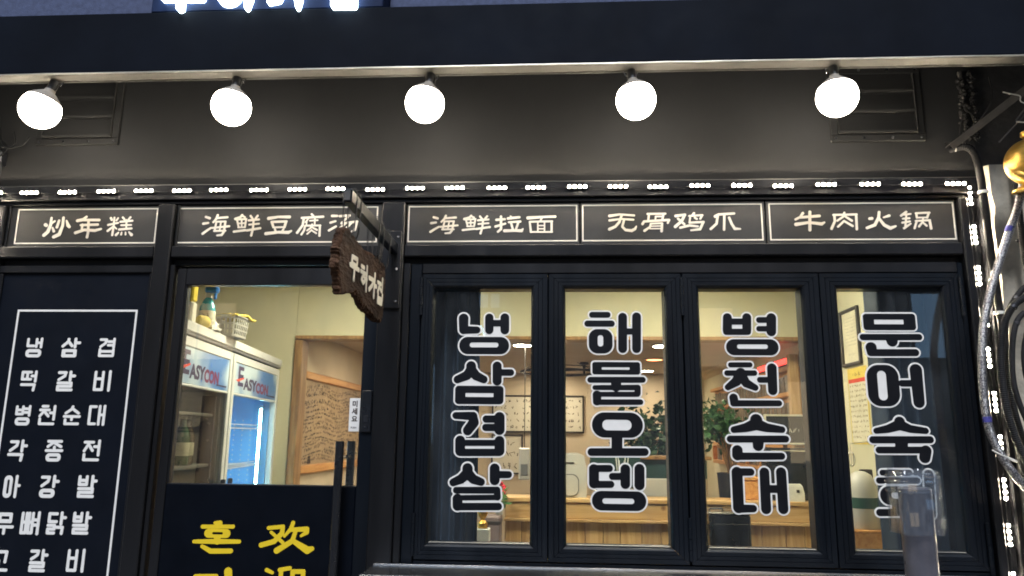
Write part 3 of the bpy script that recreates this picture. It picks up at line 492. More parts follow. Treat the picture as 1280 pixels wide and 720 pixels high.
  ('저',[[(-1606.3,834.6,9),(-1511.6,836.6,10)],[(-1557.6,835.7,10),(-1567,798.7,11),(-1602.1,765,10.9)],[(-1555.5,813.1,10),(-1505.7,771.9,10.9)],[(-1506.1,804.7,8),(-1455.2,805.8,9)],[(-1458.7,857.6,18),(-1444,759.2,13.9)]]),
  ('迎',[[(-1284.5,867.9,9),(-1258.3,857.1,7)],[(-1226.2,869.6,8.9),(-1181.1,877.6,8.9)],[(-1220.1,869.7,9.9),(-1217.2,801.7,8.9),(-1176.5,812,6.9)],[(-1167.5,863.7,9.9),(-1119.5,864.8,9.9),(-1120.1,813.2,9.9)],[(-1167.5,863.7,9.9),(-1164.5,784.2,9.9)],[(-1278.6,823.8,8.9),(-1253.4,826.2,8.9),(-1260.6,786.7,9.9)],[(-1284.2,765.2,9.9),(-1192.7,755.7,9.9),(-1082.7,765.1,10.8)]]),
 ],
 'fascia':[
  ('무',[[(-1779.7,3561.7,13.4),(-1655.4,3557.9,13.4)],[(-1779.1,3556.7,13.4),(-1760.7,3467.1,13.3)],[(-1654.9,3553,13.3),(-1655.4,3464.1,13.3)],[(-1760.7,3467.1,12.4),(-1655.4,3464.1,12.4)],[(-1787.5,3400.2,14.1),(-1610.7,3395.4,13.2)],[(-1710.2,3392.2,17.7),(-1705.5,3345.4,15)]]),
  ('허',[[(-1527.6,3559,12.4),(-1472.4,3552.4,12.4)],[(-1545.5,3505.2,12.4),(-1436.8,3506.9,12.4)],['R',-1537.2,3353.9,-1428.7,3469.1,51,-1512.7,3378.3,-1458.4,3442.7,24.6],[(-1405.4,3565.2,17.7),(-1393.2,3383.6,18.4),(-1394.8,3337.3,8.7)],[(-1431.4,3443,11.4),(-1395.3,3442,11.4)]]),
  ('가',[[(-1298.3,3527.4,13.2),(-1221.9,3530,14.1),(-1229.4,3447.1,14.9),(-1255.9,3379.9,14.9),(-1295,3365.5,7.9)],[(-1169.5,3553,16.8),(-1162,3377.3,16.6),(-1160.8,3333.1,7.8)],[(-1162.2,3445.2,12.3),(-1113.3,3448.6,12.3)]]),
  ('집',[[(-1029.9,3543.8,12.3),(-949.6,3544.3,12.3)],[(-989.6,3542.6,12.3),(-1021.4,3475.1,12.3)],[(-983.7,3517.9,11.4),(-941.4,3477.7,12.2)],[(-914.2,3550.1,14.9),(-911.1,3457.4,13.1)],[(-1004.3,3442.6,12.2),(-996.5,3340.2,13)],[(-910.1,3439.9,12.2),(-906.5,3337.8,13)],[(-999.5,3390.3,10.5),(-909.1,3387.8,10.4)],[(-996.5,3340.2,12.2),(-906.5,3337.8,12.1)]]),
 ],
 'menu':[
  ('냉',[[(-2532,1891.1,6.4),(-2532,1859,6.4)],[(-2532,1859,6.4),(-2501.8,1859,6.4)],[(-2489,1891.1,6.4),(-2489,1855.3,6.4)],[(-2465.2,1892.9,6.4),(-2465.2,1853.4,6.4)],[(-2489,1874.1,6.4),(-2465.2,1874.1,6.4)],['R',-2538.3,1804.4,-2460.4,1843.9,17.4,-2522.4,1819.4,-2476.3,1827.9,3.5]]),
  ('삼',[[(-2330.3,1891.6,7),(-2332.2,1880.4,7),(-2356.9,1857.8,7)],[(-2330.3,1880.4,7),(-2311.4,1859.7,7)],[(-2296.2,1892.6,7),(-2296.2,1854.1,7)],[(-2296.2,1874.7,7),(-2275.3,1874.7,7)],['R',-2358.8,1805.2,-2284.8,1844.7,7.6,-2339.8,1820.3,-2301.9,1829.6,0.9]]),
  ('겹',[[(-2171.3,1890.3,6.4),(-2144,1890.3,6.4),(-2147.2,1873.5,6.4),(-2169.7,1856.6,6.4)],[(-2105.4,1893.2,6.4),(-2105.4,1852.9,6.4)],[(-2133.5,1881,6.4),(-2105.4,1881,6.4)],[(-2133.5,1864.1,6.4),(-2105.4,1864.1,6.4)],[(-2171.3,1843.5,6.4),(-2171.3,1813.6,6.4)],[(-2105.4,1843.5,6.4),(-2105.4,1813.6,6.4)],[(-2171.3,1834.2,6.4),(-2105.4,1834.2,6.4)],[(-2171.3,1813.6,6.4),(-2105.4,1813.6,6.4)]]),
  ('떡',[[(-2520.6,1733.5,6.6),(-2536.6,1733.5,6.6),(-2536.6,1700.3,6.6),(-2520.6,1700.3,6.6)],[(-2495,1733.5,6.6),(-2512.6,1733.5,6.6),(-2512.6,1700.3,6.6),(-2495,1700.3,6.6)],[(-2471,1735.5,6.6),(-2471,1690.5,6.6)],[(-2490.2,1715.9,6.6),(-2471,1715.9,6.6)],[(-2536.6,1674.8,6.6),(-2472.6,1674.8,6.6),(-2475.8,1649.4,6.6)]]),
  ('갈',[[(-2356.9,1732.7,7),(-2323.9,1732.7,7),(-2327.6,1717.1,7),(-2355,1699.5,7)],[(-2300.1,1735.6,7),(-2300.1,1697.5,7)],[(-2300.1,1717.1,7),(-2280,1717.1,7)],[(-2356.9,1683.9,7),(-2292.8,1683.9,7),(-2292.8,1668.3,7),(-2356.9,1668.3,7),(-2356.9,1651.7,7),(-2289.1,1651.7,7)]]),
  ('비',[[(-2176.9,1735.7,6.7),(-2176.9,1653.9,6.7)],[(-2140.1,1735.7,6.7),(-2140.1,1653.9,6.7)],[(-2176.9,1704.5,6.7),(-2140.1,1704.5,6.7)],[(-2176.9,1653.9,6.7),(-2140.1,1653.9,6.7)],[(-2106.7,1738.6,6.7),(-2106.7,1651,6.7)]]),
  ('병',[[(-2541.4,1571.3,6.3),(-2541.4,1537.4,6.3)],[(-2511.4,1571.3,6.3),(-2511.4,1537.4,6.3)],[(-2541.4,1556.2,6.3),(-2511.4,1556.2,6.3)],[(-2541.4,1537.4,6.3),(-2511.4,1537.4,6.3)],[(-2478.5,1573.2,6.3),(-2478.5,1531.7,6.3)],[(-2502.5,1561.9,6.3),(-2478.5,1561.9,6.3)],[(-2502.5,1544.9,6.3),(-2478.5,1544.9,6.3)],['R',-2544.4,1484.5,-2472.5,1522.3,16.9,-2529.4,1499.6,-2487.5,1507.2,3.4]]),
  ('천',[[(-2415.5,1574.2,6.5),(-2390.9,1574.2,6.5)],[(-2425.3,1557.3,6.5),(-2382.7,1557.3,6.5)],[(-2403.2,1557.3,6.5),(-2425.3,1529,6.5)],[(-2403.2,1547.9,6.5),(-2384.3,1529,6.5)],[(-2356.5,1574.2,6.5),(-2356.5,1514,6.5)],[(-2376.1,1544.1,6.5),(-2356.5,1544.1,6.5)],[(-2423.7,1515.8,6.5),(-2423.7,1493.2,6.5),(-2356.5,1493.2,6.5)]]),
  ('순',[[(-2269.1,1573.4,6.5),(-2273.1,1562.1,6.5),(-2299.7,1543.3,6.5)],[(-2269.1,1564,6.5),(-2238.4,1543.3,6.5)],[(-2306.2,1528.3,6.5),(-2231.9,1528.3,6.5)],[(-2269.1,1528.3,6.5),(-2269.1,1513.3,6.5)],[(-2299.7,1513.3,6.5),(-2299.7,1494.5,6.5),(-2236.8,1494.5,6.5)]]),
  ('대',[[(-2155.3,1574.5,6.5),(-2183.6,1574.5,6.5),(-2183.6,1495.6,6.5),(-2155.3,1495.6,6.5)],[(-2137,1576.3,6.5),(-2137,1493.8,6.5)],[(-2113.8,1577.3,6.5),(-2113.8,1492.8,6.5)],[(-2137,1536.9,6.5),(-2113.8,1536.9,6.5)]]),
  ('각',[[(-2546.1,1409.5,7),(-2513.7,1409.5,7),(-2517.3,1391.5,7),(-2546.1,1369.5,7)],[(-2490.3,1413.5,7),(-2490.3,1367.5,7)],[(-2490.3,1391.5,7),(-2470.5,1391.5,7)],[(-2551.5,1351.5,7),(-2486.7,1351.5,7),(-2490.3,1325.6,7)]]),
  ('종',[[(-2365.9,1413.5,6.7),(-2303.1,1413.5,6.7)],[(-2334.5,1413.5,6.7),(-2365.9,1389.6,6.7)],[(-2334.5,1405.5,6.7),(-2303.1,1389.6,6.7)],[(-2334.5,1387.6,6.7),(-2334.5,1373.6,6.7)],[(-2372.5,1371.6,6.7),(-2296.5,1371.6,6.7)],['R',-2370.9,1321.8,-2298.1,1359.7,17.3,-2354.3,1336.8,-2314.7,1344.7,3.6]]),
  ('전',[[(-2189.2,1411.5,6.7),(-2148.1,1411.5,6.7)],[(-2166.2,1411.5,6.7),(-2189.2,1371.8,6.7)],[(-2166.2,1395.6,6.7),(-2149.7,1373.8,6.7)],[(-2120.2,1417.5,6.7),(-2120.2,1353.9,6.7)],[(-2141.5,1391.7,6.7),(-2120.2,1391.7,6.7)],[(-2187.5,1355.9,6.7),(-2187.5,1332.1,6.7),(-2120.2,1332.1,6.7)]]),
  ('아',[['R',-2554.6,1156.4,-2513.6,1256.8,23.6,-2538.9,1174.8,-2527.8,1238.4,6.3],[(-2494.7,1252.7,6.7),(-2494.7,1162.5,6.7)],[(-2494.7,1211.7,6.7),(-2479.7,1211.7,6.7)]]),
  ('강',[[(-2372.7,1251.2,7.1),(-2340,1251.2,7.1),(-2343.6,1232.8,7.1),(-2370.9,1212.3,7.1)],[(-2314.6,1255.3,7.1),(-2314.6,1210.3,7.1)],[(-2314.6,1232.8,7.1),(-2295.5,1232.8,7.1)],['R',-2380,1159.2,-2305.5,1200.1,19.3,-2361.8,1175.5,-2323.7,1183.7,3.9]]),
  ('발',[[(-2193.2,1255.8,7.1),(-2193.2,1221.1,7.1)],[(-2158.9,1255.8,7.1),(-2158.9,1221.1,7.1)],[(-2193.2,1239.5,7.1),(-2158.9,1239.5,7.1)],[(-2193.2,1221.1,7.1),(-2158.9,1221.1,7.1)],[(-2131.8,1257.8,7.1),(-2131.8,1213,7.1)],[(-2131.8,1237.4,7.1),(-2114.7,1237.4,7.1)],[(-2193.2,1202.8,7.1),(-2128.2,1202.8,7.1),(-2128.2,1186.5,7.1),(-2191.4,1186.5,7.1),(-2191.4,1169.1,7.1),(-2124.6,1169.1,7.1)]]),
  ('무',[['R',-2557.9,1045.1,-2490.9,1091.8,7.4,-2542.9,1062.3,-2506,1075.5,0.9],[(-2563,1028.9,6.9),(-2485.9,1028.9,6.9)],[(-2524.4,1028.9,6.9),(-2524.4,1000.4,6.9)]]),
  ('뼈',[[(-2442,1089.7,7),(-2442,1004.7,7),(-2422.8,1004.7,7),(-2422.8,1089.7,7)],[(-2442,1051.3,7),(-2422.8,1051.3,7)],[(-2410.6,1089.7,7),(-2410.6,1004.7,7),(-2393.2,1004.7,7),(-2393.2,1089.7,7)],[(-2410.6,1051.3,7),(-2393.2,1051.3,7)],[(-2365.2,1092.8,7),(-2365.2,1001.6,7)],[(-2384.4,1061.4,7),(-2365.2,1061.4,7)],[(-2384.4,1039.1,7),(-2365.2,1039.1,7)]]),
  ('닭',[[(-2280,1089.8,7),(-2315.1,1089.8,7),(-2315.1,1055.4,7),(-2280,1055.4,7)],[(-2257.2,1093.8,7),(-2257.2,1045.3,7)],[(-2257.2,1073.6,7),(-2239.6,1073.6,7)],[(-2316.9,1039.3,7),(-2287,1039.3,7),(-2287,1023.1,7),(-2316.9,1023.1,7),(-2316.9,1005.9,7),(-2287,1005.9,7)],[(-2274.7,1031.2,7),(-2248.4,1031.2,7),(-2250.1,1004.9,7)]]),
  ('발',[[(-2196.9,1093.8,7),(-2196.9,1059.5,7)],[(-2163.7,1093.8,7),(-2163.7,1059.5,7)],[(-2196.9,1077.7,7),(-2163.7,1077.7,7)],[(-2196.9,1059.5,7),(-2163.7,1059.5,7)],[(-2137.5,1095.9,7),(-2137.5,1051.5,7)],[(-2137.5,1075.7,7),(-2120.8,1075.7,7)],[(-2196.9,1041.4,7),(-2134,1041.4,7),(-2134,1025.2,7),(-2195.2,1025.2,7),(-2195.2,1008.1,7),(-2130.5,1008.1,7)]]),
  ('고',[[(-2561.2,920.3,6.9),(-2495.1,920.3,6.9),(-2498.5,877.1,6.9)],[(-2529,882.1,6.9),(-2529,847,6.9)],[(-2566.3,842,6.9),(-2488.3,842,6.9)]]),
  ('갈',[[(-2377.2,925.9,6.9),(-2345.8,925.9,6.9),(-2349.3,909.9,6.9),(-2375.4,891.9,6.9)],[(-2323.2,928.9,6.9),(-2323.2,889.9,6.9)],[(-2323.2,909.9,6.9),(-2304,909.9,6.9)],[(-2377.2,875.9,6.9),(-2316.2,875.9,6.9),(-2316.2,859.9,6.9),(-2377.2,859.9,6.9),(-2377.2,842.9,6.9),(-2312.7,842.9,6.9)]]),
  ('비',[[(-2201.3,931.4,6.7),(-2201.3,847.5,6.7)],[(-2165.3,931.4,6.7),(-2165.3,847.5,6.7)],[(-2201.3,899.4,6.7),(-2165.3,899.4,6.7)],[(-2201.3,847.5,6.7),(-2165.3,847.5,6.7)],[(-2132.5,934.4,6.7),(-2132.5,844.5,6.7)]]),
 ],
 'hang':[
  ('무',[[(-745.8,2110.1,9),(-677.7,2114.9,9),(-682.8,2085.6,9),(-751.1,2084.3,9),(-745.8,2110.1,9)],[(-769.6,2074.3,9),(-651.6,2079.4,9)],[(-710.1,2075,9),(-714.3,2029.1,9)]]),
  ('허',[[(-614.5,2104.3,8.5),(-574.5,2105.9,8.5)],[(-621.6,2083.1,8.5),(-535.4,2087,8.5)],[(-580.2,2075.7,8.5),(-604.6,2053.8,8.5),(-579.7,2043.9,8.5),(-553.5,2058.5,8.5),(-574.3,2075.4,8.5)],[(-529.7,2119.2,8.5),(-531.8,2023.1,8.5)],[(-555.2,2067.3,8.5),(-525.9,2069,8.5)]]),
  ('가',[[(-492.4,2083.8,9.5),(-417.8,2088.6,9.5),(-438.2,2062.1,9.5),(-483.3,2037.3,9.5)],[(-397.4,2117.1,9.5),(-404.6,2021,9.5)],[(-401.2,2069.6,9.5),(-365.5,2072,9.5)]]),
  ('집',[[(-346.6,2095.4,9),(-285.3,2098.1,9)],[(-305.7,2095.6,9),(-339,2056.1,9)],[(-309.6,2079.9,9),(-280,2070.9,9)],[(-262.3,2124.7,9),(-265.5,2068.7,9)],[(-330.6,2047.9,9),(-333.9,2013,9),(-262.3,2016,9),(-252.4,2056.1,9)],[(-330.8,2031.5,9),(-255.5,2035.5,9)]]),
 ],
}
# ================================================================== SETTING
structure(bx('pavement', 'pavement', None, -30, 30, -3.0, -0.0 + 0.02, -0.30, 0.0, 0))
structure(bx('kerb', 'pavement', None, -30, 30, -3.15, -3.004, -0.30, -0.004, 0.01))
structure(bx('road', 'asphalt', None, -60, 60, -60, -3.154, -0.4, -0.14, 0))
structure(bx('interior_floor', 'floor_tile', None, -3.1, 2.2, 0.124, 6.9, -0.10, 0.004, 0))
structure(bx('interior_wall_right', 'plaster_cream', None, 1.905, 2.05, 0.125, 6.62, 0.006, 2.70, 0))
structure(bx('interior_wall_left', 'plaster_cream', None, -3.05, -2.95, 0.125, 2.295, 0.006, 2.70, 0))
structure(bx('interior_wall_back', 'plaster_warm', None, -2.12, 1.90, 6.5, 6.62, 0.006, 2.28, 0))
structure(bx('back_room_wall_left', 'plaster_warm', None, -2.12, -2.02, 2.405, 6.495, 0.006, 2.28, 0))
ps = structure(bx('partition_wall', 'plaster_cream', None, -2.945, -2.052, 2.3, 2.4, 0.006, 2.695, 0))
pl = structure(bx('partition_lintel', 'plaster_cream', None, -2.050, 1.903, 2.3, 2.4, 2.218, 2.695, 0))
structure(bx('ceiling_front', 'plaster_cream', None, -3.05, 2.05, 0.125, 2.405, 2.702, 2.78, 0))
structure(bx('ceiling_back', 'ceiling_warm', None, -2.12, 1.903, 2.405, 6.62, 2.285, 2.40, 0))
# wooden casing round the opening in the partition
case = thing('opening_casing', 'brown wooden casing round the wide opening behind the glass door', 'door casing', (-2.0, 2.3, 0))
bx('jamb', 'oak_trim', case, -2.049, -1.985, 2.27, 2.42, 0.006, 2.183, 0.006)
MB().box(-2.049, 1.90, 2.27, 2.42, 2.186, 2.216, 0.006).build('head', 'oak_trim', case)

# ================================================================== SHOP FRONT (one building)
shop = thing('shop_building', 'black-painted restaurant front with grey upper wall and navy fascia board', 'building', (-0.4, 0, 0))
bx('upper_wall', 'wall_panel', shop, -3.6, 1.95, 0.0, 0.12, 2.66, 4.2, 0.001)
bx('wall_flashing', 'lip_metal', shop, -2.82, 1.93, -0.008, -0.001, 2.652, 2.659, 0.001)
bx('light_stop_slab', 'rebate_black', shop, -2.85, 1.93, 0.055, 0.12, 2.245, 2.655, 0)  # unseen slab added to block interior light leaking out
# LED channel, rails of the sign row and beam
bx('led_channel', 'frame_black', shop, -2.82, 1.93, -0.030, 0.054, 2.575, 2.650, 0.003)
bx('sign_rail', 'frame_black', shop, -2.82, 1.93, -0.012, 0.054, 2.556, 2.572, 0.003)
for x0, x1 in ((-2.72, -1.943), (-1.857, -0.838), (-0.722, 1.828)):
    bx('transom_beam', 'frame_black', shop, x0, x1, -0.028, 0.054, 2.286, 2.343, 0.005)
    bx('transom_rebate', 'rebate_black', shop, x0, x1, 0.02, 0.05, 2.256, 2.283, 0)
bx('post', 'frame_black', shop, -2.82, -2.723, -0.03, 0.10, 0.02, 2.553, 0.005)
bx('post', 'frame_black', shop, -1.940, -1.860, -0.034, 0.10, 0.02, 2.553, 0.005)
bx('post', 'frame_black', shop, -0.835, -0.725, -0.034, 0.10, 0.02, 2.553, 0.005)
bx('post', 'frame_black', shop, 1.831, 1.868, -0.034, 0.10, 0.02, 2.553, 0.005)
bx('post', 'frame_black', shop, 1.870, 1.915, -0.012, 0.10, 0.02, 2.553, 0.004)
bx('post', 'frame_black', shop, 1.917, 1.945, -0.036, 0.10, 0.02, 2.553, 0.004)
# rough bright sealant lines under the signs
for k in range(26):
    x = random.uniform(-2.65, 1.75)
    if -1.95 < x < -1.85 or -0.95 < x < -0.72: continue
    L = random.uniform(0.03, 0.13)
    pts = [(x + L * t / 5, -0.006 + random.uniform(-.001, .001), 2.3445 + random.uniform(-.0006, .0012)) for t in range(6)]
    MB().tube(pts, [random.uniform(.0006, .0022) for _ in pts], 5).build('sealant', 'zip_white', shop)
# fascia board in front of the wall and its lit lip
bx('fascia_board', 'fascia_navy', shop, -3.6, 2.6, -0.42, -0.355, 3.049, 3.34, 0.004)
q = MB(); pts = [(-3.6 + 6.2 * k / 120, -0.4215, 3.0435 + 0.0012 * mnoise.noise((k * .21, 0, 0))) for k in range(121)]
q.tube(pts, [0.0038 + 0.0012 * mnoise.noise((k * .5, 3, 0)) for k in range(121)], 7); q.build('fascia_lip', 'lip_metal', shop)
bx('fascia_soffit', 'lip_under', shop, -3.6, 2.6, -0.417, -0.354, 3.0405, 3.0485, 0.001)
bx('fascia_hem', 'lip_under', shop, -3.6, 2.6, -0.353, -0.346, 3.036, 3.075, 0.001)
bx('fascia_cap', 'fascia_navy', shop, -3.6, 2.6, -0.353, -0.002, 3.30, 3.338, 0.002)
bx('stucco_band', 'stucco_bluelit', shop, -3.6, -1.86, -0.30, -0.004, 3.342, 4.2, 0)
bx('stucco_band', 'stucco_bluelit', shop, -0.775, 2.6, -0.30, -0.004, 3.342, 4.2, 0)
bx('letter_backing', 'letter_navy', shop, -1.855, -0.78, -0.415, -0.004, 3.343, 4.0, 0.004)
bx('end_wall', 'dark_masonry', shop, -3.6, -2.86, -0.02, 0.12, 0.0, 2.655, 0)
for ch, st in GLYPHS['fascia']:
    g = letter_mesh(st, face_front(-0.417), 0.03, 0, 2.0).build('lit_letter', 'sign_light', shop)

# ---- five dish-name signs
SIGNS = [(-2.674, -1.957, 'leftmost', 'three Chinese characters beginning with fire radical, above the menu board', -2.718, -1.945),
         (-1.852, -0.862, 'door', '', -1.855, -0.842), (-0.722, 0.095, '', '', -0.7205, 0.105), (0.117, 0.954, '', '', 0.109, 0.967), (0.984, 1.823, '', '', 0.971, 1.8265)]
SL = ['black sign with three white Chinese characters above the Korean menu board', 'black sign with white Chinese characters above the glass door, partly behind wooden plaque',
      'black four-character sign directly right of the hanging plaque bracket', 'black four-character sign, middle one of the three over the folding windows', 'black four-character sign at the right end of the sign row']
def border(parent, m, x0, x1, z0, z1, w, y, name='border'):
    q = MB()
    q.box(x0, x1, y - 0.0012, y, z1 - w, z1, 0).box(x0, x1, y - 0.0012, y, z0, z0 + w, 0).box(x0, x0 + w, y - 0.0012, y, z0 + w, z1 - w, 0).box(x1 - w, x1, y - 0.0012, y, z0 + w, z1 - w, 0)
    return q.build(name, m, parent)
for i, (x0, x1, _, _, p0, p1) in enumerate(SIGNS):
    t = thing('dish_sign', SL[i], 'sign', ((p0 + p1) / 2, 0, 2.344), 'dish name signs above the door and windows')
    bx('panel', 'sign_black', t, p0 + .001, p1 - .001, 0.0, 0.05, 2.3455, 2.5535, 0.002)
    if i < 2:   # loose edge strips beside the panel
        bx('edge_strip', 'frame_black', t, p0 + .002, p0 + .012, -0.012, -0.0005, 2.3465, 2.5525, 0.002)
    border(t, 'warmlit_vinyl', x0 if i != 2 else x0 + .008, x1 - (.004 if i == 4 else 0), 2.362, 2.541, 0.0062, -0.0004)
    for ch, st in GLYPHS['sign%d' % i]:
        letter_mesh(st, face_front(-0.0004), 0.0014, 0.2, 0.9).build('character', 'warmlit_vinyl', t)

# ---- Korean menu board on the left
t = thing('menu_board', 'tall black menu board with rows of white Korean lettering in a white frame', 'menu board', (-2.33, 0, 0.1))
bx('panel', 'menu_black', t, -2.7215, -1.9415, 0.004, 0.05, 0.02, 2.2535, 0.002)
for z in (2.243,):
    bx('top_strip', 'frame_black', t, -2.72, -1.943, -0.01, 0.003, 2.215, 2.250, 0.003)
bx('side_strip', 'frame_black', t, -2.719, -2.70, -0.008, 0.003, 0.02, 2.212, 0.003)
bx('side_strip', 'frame_black', t, -1.962, -1.943, -0.008, 0.003, 0.02, 2.212, 0.003)
border(t, 'white_vinyl', -2.607, -2.007, 0.55, 2.035, 0.0095, 0.0036)
for ch, st in GLYPHS['menu']:
    letter_mesh(st, face_front(0.0036), 0.0012, 0, 1.2).build('letter', 'white_vinyl', t)

# ---- entrance door
d = thing('entrance_door', 'black framed glass entrance door with yellow welcome lettering on its lower panel', 'door', (-1.3, 0, 0.02))
bx('frame_jamb', 'frame_black', d, -1.858, -1.838, -0.014, 0.08, 0.02, 2.252, 0.003)
bx('frame_jamb', 'frame_black', d, -0.768, -0.737, -0.014, 0.08, 0.02, 2.252, 0.003)
bx('stile', 'frame_black', d, -1.826, -1.783, -0.002, 0.05, 0.03, 2.236, 0.004)
bx('stile', 'sash_black', d, -0.903, -0.782, -0.002, 0.05, 0.03, 2.236, 0.004)
bx('top_rail', 'frame_black', d, -1.782, -0.904, -0.002, 0.05, 2.155, 2.236, 0.004)
bx('glazing_bead', 'frame_black', d, -1.782, -1.772, 0.003, 0.04, 1.236, 2.153, 0.002)
bx('lower_panel', 'door_black', d, -1.782, -0.904, 0.002, 0.045, 0.03, 1.233, 0.004)
bx('glass_pane', 'pane_glass', d, -1.771, -0.905, 0.016, 0.022, 1.235, 2.154, 0)
for ch, st in GLYPHS['door']:
    letter_mesh(st, face_front(0.0014), 0.0012, 0, 1.2).build('letter', 'yellow_vinyl', d)
for y0, s in ((-0.075, -1), (0.115, 1)):
    h = MB().tube([(-0.965, y0, 0.62), (-0.965, y0, 1.43)], 0.019, 16).build('handle', 'appliance_black', d, True)
    for z in (0.72, 1.36):
        MB().tube([(-0.965, y0, z), (-0.965, 0.0 if s < 0 else 0.046, z)], 0.009, 10).build('standoff', 'dark_steel', h, True)
lk = bx('lock_box', 'appliance_black', d, -0.893, -0.845, -0.016, -0.003, 1.470, 1.659, 0.004)
bx('keyhole_plate', 'dark_steel', lk, -0.880, -0.858, -0.0185, -0.0165, 1.515, 1.545, 0.001)
bx('keyhole_plate', 'dark_steel', lk, -0.878, -0.860, -0.0185, -0.0165, 1.490, 1.500, 0.001)
stk = bx('push_sticker', 'white_vinyl', d, -0.955, -0.906, 0.0125, 0.0155, 1.473, 1.624, 0.001)
for k, ch in enumerate('미세요'):
    text_mesh(ch, 0.03, lambda a, b_, dd, k=k: (-0.943 + a, 0.0121, 1.587 - 0.034 * k + b_), bold=0.0012).build('sticker_letter', 'ink', stk)
text_mesh('PUSH', 0.011, lambda a, b_, dd: (-0.945 + a, 0.0121, 1.487 + b_), bold=0.0003).build('sticker_letter', 'ink', stk)

# ---- folding windows
GL = [(-0.567, -0.126), (0.042, 0.484), (0.652, 1.100), (1.271, 1.718)]
SX = [(-0.632, -0.044), (-0.041, 0.566), (0.571, 1.184), (1.187, 1.800)]
wf = thing('window_frame', 'black aluminium outer frame surrounding the four folding windows', 'window frame', (0.57, 0, 0.9))
bx('jamb', 'frame_black', wf, -0.722, -0.690, -0.018, 0.10, 0.866, 2.2545, 0.004)
bx('jamb', 'sash_black', wf, -0.689, -0.636, -0.004, 0.10, 0.866, 2.2545, 0.004)
bx('jamb', 'sash_black', wf, 1.803, 1.829, -0.004, 0.10, 0.905, 2.2545, 0.004)
bx('head', 'frame_black', wf, -0.635, 1.802, -0.010, 0.10, 2.206, 2.2545, 0.004)
bx('sill_rail', 'sash_black', wf, -0.635, 1.802, -0.010, 0.10, 0.880, 0.924, 0.004)
for x_ in (-0.0425, 0.5685, 1.1855): bx('gap_light_stop', 'rebate_black', wf, x_ - .006, x_ + .006, 0.0765, 0.085, 0.93, 2.20, 0)  # strips added to stop light leaking through the sash gaps
def mitred_frame(parent, X0, X1, Z0, Z1, x0, x1, z0, z1, m, prof):
    """four mitred rails; prof is (share of the width from outside, depth y) steps"""
    P = [(X0, Z0), (X1, Z0), (X1, Z1), (X0, Z1)]; Q = [(x0, z0), (x1, z0), (x1, z1), (x0, z1)]
    for i in range(4):
        j = (i + 1) % 4; mb = MB(); v = []; g = 0.0007
        ex = Vector((P[j][0] - P[i][0], P[j][1] - P[i][1])).normalized() * g
        for s, y in prof:
            for k, sg in ((i, 1), (j, -1)):
                v.append((P[k][0] + (Q[k][0] - P[k][0]) * s + ex[0] * sg, y, P[k][1] + (Q[k][1] - P[k][1]) * s + ex[1] * sg))
        n_ = len(prof); f = []
        for a in range(n_): f.append((2 * a, 2 * a + 1, 2 * ((a + 1) % n_) + 1, 2 * ((a + 1) % n_)))
        f.append(tuple(range(0, 2 * n_, 2))); f.append(tuple(range(1, 2 * n_, 2))[::-1])
        mb.add(v, f); fixn(mb.build('rail' if i % 2 == 0 else 'stile', m, parent))
PROF = [(0.0, 0.075), (0.0, -0.012), (0.03, -0.016), (0.30, -0.016), (0.315, -0.0125), (0.33, -0.016), (0.55, -0.016), (0.565, -0.0125), (0.58, -0.016), (0.80, -0.016), (0.90, -0.010), (0.99, 0.002), (1.0, 0.014), (1.0, 0.075)]
WL = ['leftmost black folding window, lettered beside a dark curtain', 'second folding window from the left, lettered in front of the menu whiteboard and till',
      'third folding window from the left, lettered in front of the bushy green plant', 'rightmost black folding window, its lettering partly behind the clear plastic cap']
for i in range(4):
    t = thing('folding_window', WL[i], 'window', ((SX[i][0] + SX[i][1]) / 2, 0, 0.93), 'black folding windows with Korean lettering')
    mitred_frame(t, SX[i][0], SX[i][1], 0.928, 2.203, GL[i][0] - .004, GL[i][1] + .004, 0.998, 2.134, 'sash_black', PROF)
    bx('glass_pane', 'pane_glass', t, GL[i][0] - .0035, GL[i][1] + .0035, 0.006, 0.012, 0.9985, 2.1335, 0)
    bx('sill_bead', 'lip_metal' if i < 4 else 'steel', t, GL[i][0], GL[i][1], -0.002, 0.005, 0.9987, 1.0015, 0.0005)
    for ch, st in GLYPHS['win%d' % i]:
        o = letter_mesh(st, face_front(0.0055), 0.0008, 7.2, 2.2, True).build('letter', 'white_vinyl', t)
        letter_mesh(st, face_front(0.0045), 0.0009, 0, 2.2).build('letter_fill', 'black_vinyl', o)
    hx = {0: -0.634, 1: 0.5685, 2: 0.5685 + .004, 3: 1.8015}[i]
    if i in (0, 1, 3):
        for z0, z1 in ((2.005, 2.185), (0.945, 1.125)):
            for k in range(4):
                a = z0 + (z1 - z0) * k / 4
                MB().tube([(hx, -0.024, a + .001), (hx, -0.024, a + (z1 - z0) / 4 - .001)], 0.0085, 10).build('hinge_knuckle', 'sash_black', t, True)

# ---- steel shelf under the windows
s = thing('steel_shelf', 'brushed steel serving shelf running below the folding windows', 'shelf', (0.5, -0.1, 0.86))
bx('shelf_top', 'steel', s, -0.80, 1.92, -0.27, -0.038, 0.895, 0.905, 0.002)
bx('back_upstand', 'steel', s, -0.80, 1.92, -0.0375, -0.0355, 0.895, 0.912, 0.0005)
bx('front_hem', 'steel', s, -0.80, 1.92, -0.273, -0.2705, 0.86, 0.904, 0.0005)
bx('under_wall', 'frame_black', shop, -0.72, 1.83, 0.0, 0.10, 0.02, 0.865, 0.003)
for x in (-0.6, 0.2, 1.0, 1.7): bx('support_bracket', 'dark_steel', s, x, x + .03, -0.22, -0.003, 0.70, 0.893, 0.004)

